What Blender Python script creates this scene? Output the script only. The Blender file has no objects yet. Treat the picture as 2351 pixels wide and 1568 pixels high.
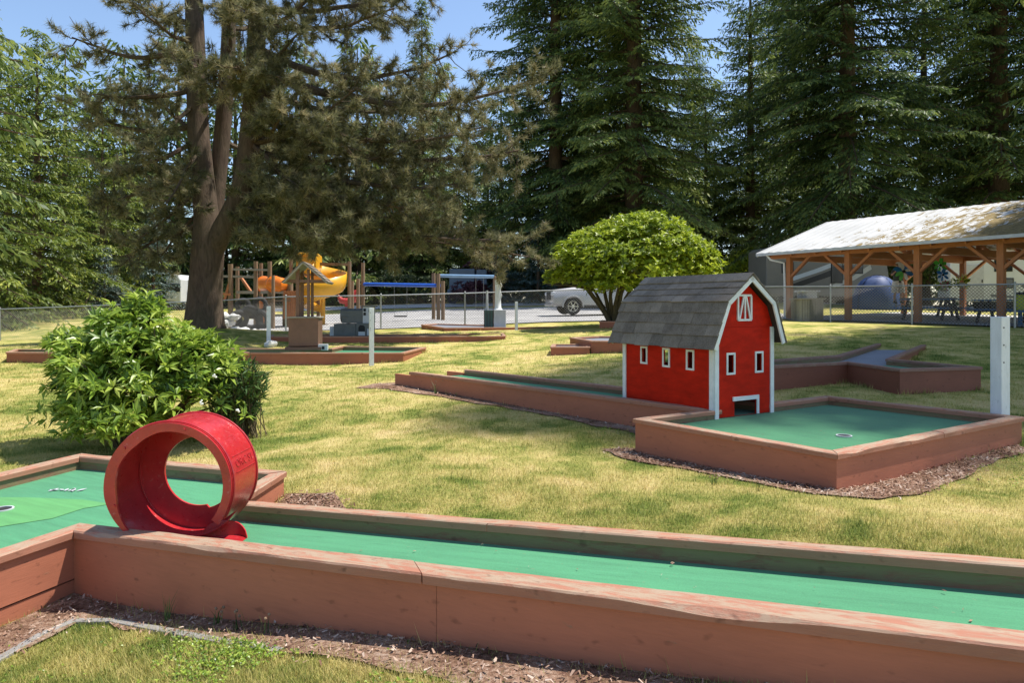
import bpy, bmesh, math, random
import numpy as np
from mathutils import Vector, Matrix, noise

random.seed(7)
rng = np.random.default_rng(7)
R = math.radians
C = bpy.context.scene.collection
SC = bpy.context.scene

# ------------------------------------------------------------------ measuring
FOC, CX, HY, EYE = 1600.0, 1175.0, 700.0, 1.5


def P(x, y, Y):
    """World point seen at (x, y) of the 2350-wide photo, Y metres deep."""
    return Vector(((x - CX) / FOC * Y, Y, EYE + (HY - y) / FOC * Y))


def lin(c):
    c = c / 255.0
    return c / 12.92 if c <= 0.04045 else ((c + 0.055) / 1.055) ** 2.4


def srgb(r, g, b):
    return (lin(r), lin(g), lin(b))


# ------------------------------------------------------------------ terrain
ctl_px = [  # x, y, depth of spots on the ground
    (170, 1370, 3.6), (784, 1454, 2.784), (1583, 1564, 2.149), (0, 1420, 3.33), (300, 1568, 2.6), (0, 1568, 2.75),
    (1200, 1568, 2.21), (2350, 1750, 1.6), (640, 1142, 4.85), (300, 1040, 7.0), (150, 1035, 7.0), (0, 1060, 6.6),
    (1920, 1130, 4.7), (1458, 1040, 6.15), (2345, 1020, 6.2), (2350, 1200, 3.9), (911, 888, 10.5), (1276, 956, 8.0),
    (2068, 907, 9.25), (1778, 891, 9.97), (2251, 896, 9.58), (1200, 1180, 4.35), (1900, 1230, 3.6),
    (698, 846, 14.5), (925, 833, 14.8), (20, 842, 14.0), (1116, 782, 19.5), (622, 790, 18.5), (1020, 760, 22.5),
    (1270, 753, 23.5), (1264, 818, 14.5), (1420, 812, 14.5), (1380, 754, 21.0), (1900, 772, 17.0), (2124, 802, 14.3),
    (573, 758, 28.0), (1157, 1330, 3.45), (1900, 1430, 2.75), (2350, 1420, 2.35), (2400, 1560, 1.75), (700, 1240, 4.05), (1500, 1120, 4.9), (1000, 735, 30.5), (1300, 722, 35.0), (1000, 712, 42.0), (1000, 697, 55.0), (1000, 690, 75.0),
    (100, 740, 36.0), (100, 727, 45.0), (100, 716, 60.0), (1812, 734, 27.0), (2110, 743, 22.8), (2300, 751, 20.7),
    (2076, 722, 31.0), (1760, 694, 46.0), (2300, 712, 40.0), (470, 752, 21.0), (750, 735, 36.0), (700, 706, 52.0),
]
ctl = [tuple(P(*c)) for c in ctl_px]
FENCE_TOP = [(-330, 722, 29.0), (-150, 716, 28.0), (0, 709.5, 27.0), (150, 704, 26.0), (299, 698, 25.0), (500, 690, 24.0), (656, 681, 24.0),
             (874, 678, 25.0), (1067, 673, 26.0), (1246, 667, 26.5), (1420, 663, 26.4), (1580, 660, 26.0), (1740, 658, 25.3)]
FENCE_TOP2 = [(1740, 658, 25.3), (1906, 657.5, 23.8), (2093, 655.5, 21.8), (2329, 652, 19.4), (2560, 650, 17.6)]
FENCE_H = 1.22
for c in FENCE_TOP + FENCE_TOP2[1:]:
    p = P(*c)
    ctl.append((p.x, p.y, p.z - FENCE_H))
ctl += [(-70, 90, .2), (70, 90, .7), (-60, 10, -.3), (60, 10, .6), (0, -20, .25), (-20, -15, -.1), (20, -15, .4), (9, 5, .3),
        (-9, 4, -.15), (-160, 300, 0), (160, 300, 0.5), (0, 300, .5), (-300, 0, 0), (300, 0, .5), (0, -150, 0)]
ctl = np.array(ctl)
_c2 = 0.6


def _phi(d2):
    return -np.sqrt(d2 + _c2)


_n = len(ctl)
_d2 = ((ctl[:, None, :2] - ctl[None, :, :2]) ** 2).sum(-1)
_A = np.zeros((_n + 1, _n + 1))
_A[:_n, :_n] = _phi(_d2) + np.eye(_n) * 0.01
_A[:_n, _n] = 1
_A[_n, :_n] = 1
_w = np.linalg.solve(_A, np.append(ctl[:, 2], 0))


def HV(X, Y):
    X = np.asarray(X, float)
    Y = np.asarray(Y, float)
    out = np.full(X.shape, _w[-1])
    for (cx, cy, _), w in zip(ctl, _w[:-1]):
        out = out + w * _phi((X - cx) ** 2 + (Y - cy) ** 2)
    return out


def H(x, y):
    return float(HV(np.array([x]), np.array([y]))[0])


def GV(px, py):
    """Ground points under arrays of pixels."""
    px = np.asarray(px, float)
    py = np.asarray(py, float)
    a = (px - CX) / FOC
    b = (HY - py) / FOC
    Y = np.clip(1.3 / np.maximum(-b, .012), 1, 90)
    for _ in range(30):
        h = HV(a * Y, Y)
        Yn = np.clip((h - EYE) / np.minimum(b, -.004), .5, 120)
        Y = .55 * Y + .45 * Yn
    return a * Y, Y


def G(x, y):
    X, Y = GV([x], [y])
    return Vector((X[0], Y[0], H(X[0], Y[0])))


def on(x, Y, dz=0.0):
    """Ground point at depth Y in the vertical plane of pixel column x."""
    X = (x - CX) / FOC * Y
    return Vector((X, Y, H(X, Y) + dz))


# ------------------------------------------------------------------ materials
def new_mat(name):
    m = bpy.data.materials.new(name)
    m.use_nodes = True
    nt = m.node_tree
    b = nt.nodes['Principled BSDF']
    return m, nt, b


def nd(nt, t, **kw):
    n = nt.nodes.new(t)
    for k, v in kw.items():
        if k in n.inputs:
            n.inputs[k].default_value = v
        else:
            setattr(n, k, v)
    return n


def ramp(nt, fac, stops):
    r = nt.nodes.new('ShaderNodeValToRGB')
    e = r.color_ramp.elements
    while len(e) < len(stops):
        e.new(.5)
    for i, (p, c) in enumerate(stops):
        e[i].position = p
        e[i].color = (*c, 1)
    nt.links.new(fac, r.inputs[0])
    return r.outputs[0]


def coords(nt, grain, scale=(1, 1, 1)):
    if grain:
        a = nd(nt, 'ShaderNodeAttribute', attribute_name='gr')
        src = a.outputs['Vector']
    else:
        src = nd(nt, 'ShaderNodeTexCoord').outputs['Object']
    mp = nd(nt, 'ShaderNodeMapping')
    mp.inputs['Scale'].default_value = scale
    nt.links.new(src, mp.inputs['Vector'])
    return mp.outputs[0]


def noise_tex(nt, vec, scale, detail=4, rough=.6, dist=0):
    n = nd(nt, 'ShaderNodeTexNoise')
    n.inputs['Scale'].default_value = scale
    n.inputs['Detail'].default_value = detail
    n.inputs['Roughness'].default_value = rough
    n.inputs['Distortion'].default_value = dist
    nt.links.new(vec, n.inputs['Vector'])
    return n.outputs['Fac']


def mixc(nt, fac, a, b, mode='MIX'):
    m = nt.nodes.new('ShaderNodeMix')
    m.data_type = 'RGBA'
    m.blend_type = mode
    for i, v in ((0, fac), (6, a), (7, b)):
        if isinstance(v, bpy.types.NodeSocket):
            nt.links.new(v, m.inputs[i])
        elif i == 0:
            m.inputs[0].default_value = v
        else:
            m.inputs[i].default_value = (*v, 1)
    return m.outputs[2]


def bump(nt, b, height, strength, dist=.01):
    n = nd(nt, 'ShaderNodeBump')
    n.inputs['Strength'].default_value = strength
    n.inputs['Distance'].default_value = dist
    nt.links.new(height, n.inputs['Height'])
    nt.links.new(n.outputs[0], b.inputs['Normal'])


def plain(name, c, rough=.6, var=.25, scale=6, metal=0, bmp=.15, grain=False, gs=(1, 1, 1), spec=.5, coat=0):
    """A surface of one colour with uneven tone, dirt and a fine bump."""
    m, nt, b = new_mat(name)
    v = coords(nt, grain, gs)
    n1 = noise_tex(nt, v, scale, 5, .65)
    n2 = noise_tex(nt, v, scale * 9, 3, .6)
    lo = tuple(x * (1 - var) for x in c)
    hi = tuple(min(1, x * (1 + var * .7)) for x in c)
    col = ramp(nt, n1, [(.3, lo), (.7, hi)])
    col = mixc(nt, .25 * min(1, var * 3), col, ramp(nt, n2, [(.3, tuple(x * .55 for x in c)), (.62, c)]))
    nt.links.new(col, b.inputs['Base Color'])
    b.inputs['Roughness'].default_value = rough
    b.inputs['Metallic'].default_value = metal
    b.inputs['Specular IOR Level'].default_value = spec
    if coat:
        b.inputs['Coat Weight'].default_value = coat
        b.inputs['Coat Roughness'].default_value = .08
    if bmp:
        bump(nt, b, n2, bmp, .004)
    return m


def painted_wood(name, c, worn, wear=.35, spec=.35, dirt=.5, gs=(1.2, 9, 9), top=False):
    """Old painted boards: grain along the board, scuffs worn to bare wood, dark stains."""
    m, nt, b = new_mat(name)
    v = coords(nt, True, gs)
    v1 = coords(nt, True, (1, 1.6, 1.6))
    g = noise_tex(nt, v, 7, 6, .7, .4)
    big = noise_tex(nt, v1, 1.7, 3, .55)
    blot = noise_tex(nt, coords(nt, True, (1.3, 5, 5)), 4.2, 7, .74, .5)
    spots = noise_tex(nt, v1, 14, 2, .5)
    base = ramp(nt, big, [(.25, tuple(x * .82 for x in c)), (.75, tuple(x * 1.14 for x in c))])
    base = mixc(nt, .3, base, ramp(nt, g, [(.3, tuple(x * .72 for x in c)), (.7, tuple(x * 1.15 for x in c))]))
    wr = mixc(nt, g, tuple(x * .75 for x in worn), worn)
    p = 1 - wear
    mask = ramp(nt, blot, [(max(0, p * .78), (0, 0, 0)), (min(1, p * .78 + .12), (1, 1, 1))])
    if top:     # feet and weather wear the upper face
        ge = nd(nt, 'ShaderNodeNewGeometry')
        sx = nd(nt, 'ShaderNodeSeparateXYZ')
        nt.links.new(ge.outputs['Normal'], sx.inputs[0])
        tw = ramp(nt, sx.outputs[2], [(.35, (.12, .12, .12)), (.8, (1, 1, 1))])
        mm = nd(nt, 'ShaderNodeMath', operation='MULTIPLY')
        nt.links.new(mask, mm.inputs[0])
        nt.links.new(tw, mm.inputs[1])
        mask = mm.outputs[0]
    col = mixc(nt, mask, base, wr)
    dk = ramp(nt, spots, [(.63, (0, 0, 0)), (.74, (1, 1, 1))])
    dkf = nd(nt, 'ShaderNodeMath', operation='MULTIPLY')
    nt.links.new(dk, dkf.inputs[0])
    dkf.inputs[1].default_value = dirt
    col = mixc(nt, dkf.outputs[0], col, tuple(x * .35 for x in c))
    nt.links.new(col, b.inputs['Base Color'])
    b.inputs['Roughness'].default_value = .62
    b.inputs['Specular IOR Level'].default_value = spec
    add = nd(nt, 'ShaderNodeMath', operation='ADD')
    nt.links.new(g, add.inputs[0])
    nt.links.new(mask, add.inputs[1])
    bump(nt, b, add.outputs[0], .35, .003)
    return m


def leaf_mat(name, stops, transl=.25, rough=.5, scale=.35, obj_var=.25, spec=.35):
    """Leaves or needles: tone from a per-leaf value and from slow clumps, a little translucent."""
    m, nt, b = new_mat(name)
    a = nd(nt, 'ShaderNodeAttribute', attribute_name='tint')
    v = coords(nt, False)
    n = noise_tex(nt, v, scale, 3, .6)
    oi = nd(nt, 'ShaderNodeObjectInfo')
    s1 = nd(nt, 'ShaderNodeMath', operation='MULTIPLY_ADD')
    nt.links.new(n, s1.inputs[0])
    s1.inputs[1].default_value = .9
    s1.inputs[2].default_value = -.45
    s2 = nd(nt, 'ShaderNodeMath', operation='ADD')
    nt.links.new(a.outputs['Fac'], s2.inputs[0])
    nt.links.new(s1.outputs[0], s2.inputs[1])
    s3 = nd(nt, 'ShaderNodeMath', operation='MULTIPLY_ADD')
    nt.links.new(oi.outputs['Random'], s3.inputs[0])
    s3.inputs[1].default_value = obj_var
    nt.links.new(s2.outputs[0], s3.inputs[2])
    col = ramp(nt, s3.outputs[0], stops)
    nt.links.new(col, b.inputs['Base Color'])
    b.inputs['Roughness'].default_value = rough
    b.inputs['Specular IOR Level'].default_value = spec
    tr = nd(nt, 'ShaderNodeBsdfTranslucent')
    nt.links.new(mixc(nt, .5, col, (.25, .32, .03), 'MULTIPLY') if False else col, tr.inputs['Color'])
    mx = nd(nt, 'ShaderNodeMixShader')
    mx.inputs[0].default_value = transl
    nt.links.new(b.outputs[0], mx.inputs[1])
    nt.links.new(tr.outputs[0], mx.inputs[2])
    nt.links.new(mx.outputs[0], nt.nodes['Material Output'].inputs['Surface'])
    return m


M = {}
RED_BROWN = (.44, .157, .088)
M['board'] = painted_wood('painted_board', RED_BROWN, (.30, .20, .12), .16, dirt=.55)
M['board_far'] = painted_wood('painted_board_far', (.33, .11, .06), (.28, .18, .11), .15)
M['board_shaded'] = painted_wood('painted_board_shaded', (.24, .085, .05), (.2, .13, .09), .15)  # same board paint with the tree shade put into the colour
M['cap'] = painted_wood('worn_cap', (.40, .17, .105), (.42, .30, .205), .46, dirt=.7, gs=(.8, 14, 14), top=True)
M['cap_shaded'] = painted_wood('worn_cap_shaded', (.27, .14, .10), (.34, .25, .18), .35)  # worn cap again, darkened in colour for the lane under tree shade
M['inner'] = painted_wood('worn_inner_rail', (.25, .12, .075), (.26, .19, .10), .5)
M['white_paint'] = painted_wood('white_painted_wood', (.74, .76, .77), (.52, .50, .46), .2, dirt=.35)
M['white_trim'] = plain('white_trim_paint', (.80, .795, .77), .6, .12, 12, spec=.3)
M['barn_red'] = plain('barn_red_paint', (.56, .018, .005), .6, .32, 5, bmp=.2, grain=True, gs=(1, 3, 3), spec=.1)
M['well_brown'] = plain('brown_paint', (.17, .085, .055), .6, .2, 4, grain=True)
M['post_wood'] = plain('weathered_log', (.26, .17, .10), .8, .35, 5, grain=True, gs=(1, 8, 8), bmp=.5)
M['cedar'] = plain('cedar_timber', (.46, .17, .06), .6, .25, 4, grain=True, gs=(1, 8, 8))
M['grey_wood'] = plain('grey_weathered_wood', (.33, .30, .25), .85, .3, 5, grain=True, gs=(1, 9, 9), bmp=.5)
M['dark_wood'] = plain('dark_stained_wood', (.055, .035, .028), .7, .3, 4, grain=True, gs=(1, 8, 8))
M['black'] = plain('matt_black', (.012, .012, .013), .7, .2)
M['rubber'] = plain('black_rubber', (.022, .022, .023), .75, .3, 10)
M['steel'] = plain('galvanised_steel', (.40, .41, .41), .45, .2, 20, metal=.8)
M['wire'] = plain('galvanised_wire', (.24, .235, .22), .5, .2, 20, metal=.5)
M['chrome'] = plain('bright_metal', (.6, .6, .62), .25, .1, 10, metal=1)
M['grey_paint'] = plain('grey_paint', (.115, .12, .115), .6, .2, 5)
M['pale_grey'] = plain('pale_grey_paint', (.52, .53, .55), .6, .15, 6)
M['green_paint'] = plain('dark_green_paint', (.05, .10, .085), .6, .2, 5)
M['concrete'] = plain('concrete', (.50, .49, .46), .85, .2, 2.5, bmp=.3)
M['yellow'] = plain('yellow_plastic', (.80, .40, .02), .4, .12, 3, coat=.2)
M['orange'] = plain('orange_plastic', (.80, .20, .01), .4, .12, 3, coat=.2)
M['blue_pipe'] = plain('blue_powder_coat', (.02, .10, .50), .3, .15, 5, coat=.3)
M['blue_pale'] = plain('pale_blue_powder_coat', (.20, .34, .52), .3, .15, 5, coat=.3)
M['blue_cloth'] = plain('blue_cloth', (.06, .18, .38), .8, .25, 6)
M['tent_blue_shaded'] = plain('shaded_blue_nylon', (.03, .065, .19), .6, .2, 3)  # blue darkened to carry the shade the tent stands in
M['tent_grey'] = plain('grey_tent_nylon', (.22, .24, .28), .6, .2, 3)
M['silver'] = plain('silver_car_paint', (.47, .46, .45), .32, .06, 3, metal=.35, bmp=0, coat=.5)
M['black_car'] = plain('black_car_paint', (.015, .016, .02), .2, .1, 3, bmp=0, coat=.8)
M['glass'] = plain('dark_glass', (.015, .018, .02), .06, .1, 3, bmp=0, spec=.8)
M['rv_white'] = plain('white_gel_coat', (.66, .68, .70), .35, .06, 2, bmp=0)
M['rv_tan_shaded'] = plain('shaded_tan_gel_coat', (.24, .21, .17), .35, .08, 2, bmp=0)  # tree shade is put into this tan, and into the brown decal below
M['rv_brown'] = plain('brown_decal', (.035, .028, .024), .4, .1, 2, bmp=0)
M['rv_pale'] = plain('pale_tan_decal', (.62, .57, .48), .4, .1, 2, bmp=0)
M['rv_grey'] = plain('grey_decal', (.17, .18, .20), .4, .1, 2, bmp=0)
M['skin'] = plain('skin', (.50, .28, .20), .5, .1, 8, bmp=.05)
M['shirt'] = plain('dark_grey_cloth', (.08, .095, .085), .85, .2, 8)
M['shorts'] = plain('white_cloth', (.75, .72, .68), .85, .12, 8)
M['pink_leaf'] = plain('pink_petals', (.55, .10, .16), .7, .3, 6)
M['petal_green'] = plain('green_petals', (.08, .55, .06), .5, .2, 6)
M['petal_blue'] = plain('blue_petals', (.02, .18, .55), .5, .2, 6)
M['petal_white'] = plain('white_petals', (.8, .8, .82), .5, .1, 6)
M['lime_plastic'] = plain('yellow_green_plastic', (.55, .60, .03), .45, .15, 6)
M['roof_dark'] = plain('dark_roofing', (.03, .035, .055), .8, .3, 4)
M['tarp'] = plain('blue_grey_panel', (.13, .17, .22), .6, .15, 2)
M['rock'] = plain('pale_rock', (.66, .65, .62), .85, .2, 6, bmp=.5)
M['flower'] = plain('white_flower', (.8, .8, .72), .6, .1, 6)
M['hole_shade'] = plain('painted_hole_shade', (.02, .02, .02), .9, .1)  # flat black that stands in for the shade inside openings
M['edging'] = plain('grey_edging', (.27, .255, .235), .8, .3, 8, grain=True, gs=(1, 7, 7), bmp=.5)


def bark_mat(name, c):
    m, nt, b = new_mat(name)
    v = coords(nt, False, (1, 1, .22))
    n1 = noise_tex(nt, v, 9, 6, .7, 1.2)
    n2 = noise_tex(nt, coords(nt, False), .8, 3)
    col = ramp(nt, n1, [(.32, tuple(x * .35 for x in c)), (.55, c), (.75, tuple(x * 1.5 for x in c))])
    col = mixc(nt, .35, col, ramp(nt, n2, [(.35, tuple(x * .7 for x in c)), (.7, (.10, .10, .05))]))
    nt.links.new(col, b.inputs['Base Color'])
    b.inputs['Roughness'].default_value = .9
    b.inputs['Specular IOR Level'].default_value = .15
    bump(nt, b, n1, .9, .04)
    return m


M['bark_pine'] = bark_mat('pine_bark', (.125, .085, .065))
M['bark_fir'] = bark_mat('fir_bark', (.13, .085, .06))
M['bark_bush'] = bark_mat('shrub_bark', (.13, .10, .055))
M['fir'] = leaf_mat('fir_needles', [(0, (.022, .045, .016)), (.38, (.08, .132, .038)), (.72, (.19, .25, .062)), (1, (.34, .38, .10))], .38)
M['fir_light'] = leaf_mat('hemlock_needles', [(0, (.022, .045, .01)), (.42, (.10, .15, .024)), (.78, (.25, .30, .045)), (1, (.42, .43, .08))], .36)
M['fir_blue'] = leaf_mat('blue_spruce_needles', [(0, (.02, .04, .035)), (.5, (.06, .10, .085)), (1, (.15, .20, .18))], .15)
M['pine'] = leaf_mat('pine_needles', [(0, (.045, .052, .022)), (.38, (.17, .175, .082)), (.7, (.33, .295, .155)), (1, (.52, .43, .27))], .4, obj_var=0, scale=.5)
M['rhodo'] = leaf_mat('rhododendron_leaves', [(0, (.055, .11, .016)), (.35, (.21, .33, .038)), (.7, (.42, .52, .075)), (1, (.62, .66, .18))], .4, .36, 2.0, 0, .5)
M['strap'] = leaf_mat('narrow_leaves', [(0, (.02, .05, .014)), (.5, (.065, .13, .032)), (1, (.17, .25, .07))], .25, .5, 2.0, 0)
M['lime_tree'] = leaf_mat('lime_green_leaves', [(0, (.06, .10, .01)), (.33, (.22, .30, .02)), (.68, (.43, .51, .035)), (1, (.62, .66, .09))], .42, .42, 1.2, 0, .4)
M['dark_shrub'] = leaf_mat('dark_shrub_leaves', [(0, (.012, .022, .01)), (.5, (.035, .06, .022)), (1, (.10, .13, .045))], .2, .5, .8, .3)
M['maroon_shrub'] = leaf_mat('maroon_leaves', [(0, (.03, .012, .015)), (.5, (.09, .03, .04)), (1, (.2, .08, .09))], .2, .5, .8, 0)
M['silver_shrub'] = leaf_mat('silvery_leaves', [(0, (.06, .08, .07)), (.5, (.16, .20, .17)), (1, (.34, .38, .34))], .2, .5, .8, 0)

GRASS = [(.05, (.095, .145, .025)), (.30, (.21, .25, .05)), (.48, (.40, .365, .105)), (.68, (.56, .465, .17)), (.95, (.68, .53, .25))]


def grass_col(nt, blade):
    v = coords(nt, False, (1, 1, 0))
    big = noise_tex(nt, v, .55, 3, .55, .6)
    mid = noise_tex(nt, v, 2.3, 4, .6, .4)
    add = nd(nt, 'ShaderNodeMath', operation='MULTIPLY_ADD')
    nt.links.new(mid, add.inputs[0])
    add.inputs[1].default_value = 1.5
    mul = nd(nt, 'ShaderNodeMath', operation='MULTIPLY')
    nt.links.new(big, mul.inputs[0])
    mul.inputs[1].default_value = 1.35
    nt.links.new(mul.outputs[0], add.inputs[2])
    s = nd(nt, 'ShaderNodeMath', operation='ADD')
    nt.links.new(add.outputs[0], s.inputs[0])
    if blade:
        a = nd(nt, 'ShaderNodeAttribute', attribute_name='tint')
        t = nd(nt, 'ShaderNodeMath', operation='MULTIPLY_ADD')
        nt.links.new(a.outputs['Fac'], t.inputs[0])
        t.inputs[1].default_value = .55
        t.inputs[2].default_value = -1.18
        nt.links.new(t.outputs[0], s.inputs[1])
    else:
        f = noise_tex(nt, v, 42, 3, .7)
        t = nd(nt, 'ShaderNodeMath', operation='MULTIPLY_ADD')
        nt.links.new(f, t.inputs[0])
        t.inputs[1].default_value = .9
        t.inputs[2].default_value = -1.36
        nt.links.new(t.outputs[0], s.inputs[1])
    return ramp(nt, s.outputs[0], GRASS), v


m, nt, b = new_mat('lawn_turf')
col, v = grass_col(nt, False)
nt.links.new(col, b.inputs['Base Color'])
b.inputs['Roughness'].default_value = .9
b.inputs['Specular IOR Level'].default_value = .1
bump(nt, b, noise_tex(nt, v, 60, 4, .75), .9, .03)
M['lawn'] = m
m, nt, b = new_mat('grass_blades')
col, v = grass_col(nt, True)
nt.links.new(col, b.inputs['Base Color'])
b.inputs['Roughness'].default_value = .55
b.inputs['Specular IOR Level'].default_value = .25
tr = nd(nt, 'ShaderNodeBsdfTranslucent')
nt.links.new(col, tr.inputs['Color'])
mx = nd(nt, 'ShaderNodeMixShader')
mx.inputs[0].default_value = .3
nt.links.new(b.outputs[0], mx.inputs[1])
nt.links.new(tr.outputs[0], mx.inputs[2])
nt.links.new(mx.outputs[0], nt.nodes['Material Output'].inputs['Surface'])
M['blades'] = m


def ground_mat(name, stops, s1, s2, bmp=.6):
    m, nt, b = new_mat(name)
    v = coords(nt, False)
    a = noise_tex(nt, v, s1, 5, .7)
    f = noise_tex(nt, v, s2, 4, .75)
    ad = nd(nt, 'ShaderNodeMath', operation='MULTIPLY_ADD')
    nt.links.new(f, ad.inputs[0])
    ad.inputs[1].default_value = 1.0
    nt.links.new(a, ad.inputs[2])
    sb = nd(nt, 'ShaderNodeMath', operation='ADD')
    nt.links.new(ad.outputs[0], sb.inputs[0])
    sb.inputs[1].default_value = -.5
    nt.links.new(ramp(nt, sb.outputs[0], stops), b.inputs['Base Color'])
    b.inputs['Roughness'].default_value = .92
    b.inputs['Specular IOR Level'].default_value = .12
    bump(nt, b, f, bmp, .02)
    return m


M['mulch'] = ground_mat('bark_mulch', [(.2, (.06, .032, .02)), (.45, (.22, .125, .08)), (.6, (.36, .24, .17)), (.8, (.5, .40, .32))], 3, 55, 1)
M['gravel'] = ground_mat('grey_gravel', [(.2, (.20, .195, .19)), (.5, (.35, .34, .33)), (.8, (.52, .51, .49))], .4, 12)
M['asphalt'] = ground_mat('pale_worn_asphalt', [(.2, (.34, .34, .34)), (.5, (.50, .49, .47)), (.8, (.62, .61, .59))], .3, 20, .3)
M['chip'] = leaf_mat('bark_chips', [(0, (.10, .05, .035)), (.4, (.24, .135, .09)), (.75, (.38, .25, .18)), (1, (.52, .42, .34))], .0, .9, 3, 0, .1)


def turf_mat(name, c):
    m, nt, b = new_mat(name)
    v = coords(nt, True, (1, 1, 1))
    vs = coords(nt, True, (.9, 9, 1))
    big = noise_tex(nt, v, 1.1, 3, .55)
    st = noise_tex(nt, vs, 2.2, 5, .65, .3)
    fine = noise_tex(nt, v, 190, 2, .7)
    sp = noise_tex(nt, v, 55, 1, .4)
    col = ramp(nt, big, [(.3, tuple(x * .72 for x in c)), (.7, tuple(x * 1.18 for x in c))])
    col = mixc(nt, .55, col, ramp(nt, st, [(.33, tuple(x * .62 for x in c)), (.55, c), (.75, tuple(x * 1.25 for x in c))]))
    col = mixc(nt, .3, col, ramp(nt, fine, [(.3, tuple(x * .55 for x in c)), (.7, tuple(min(1, x * 1.3) for x in c))]))
    spk = ramp(nt, sp, [(.74, (0, 0, 0)), (.79, (.4, .4, .4))])
    wr = noise_tex(nt, vs, 5.5, 6, .75, .8)
    col = mixc(nt, ramp(nt, wr, [(.56, (0, 0, 0)), (.66, (.45, .45, .45))]), col, tuple(x * .5 for x in c))  # dark streaks paint the shadows of wrinkles in the felt
    col = mixc(nt, spk, col, (.20, .22, .12))
    nt.links.new(col, b.inputs['Base Color'])
    b.inputs['Roughness'].default_value = .85
    b.inputs['Specular IOR Level'].default_value = .2
    b.inputs['Sheen Weight'].default_value = .15
    bump(nt, b, fine, .35, .004)
    return m


M['turf'] = turf_mat('green_felt_turf', (.068, .262, .122))
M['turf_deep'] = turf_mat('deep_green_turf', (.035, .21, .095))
M['turf_mid'] = turf_mat('worn_green_turf', (.048, .195, .085))
M['turf_patch'] = turf_mat('yellow_green_turf', (.10, .32, .10))
M['turf_grey'] = turf_mat('grey_turf', (.20, .21, .24))

# ------------------------------------------------------------------ mesh builder
Z = Vector((0, 0, 1))


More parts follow.
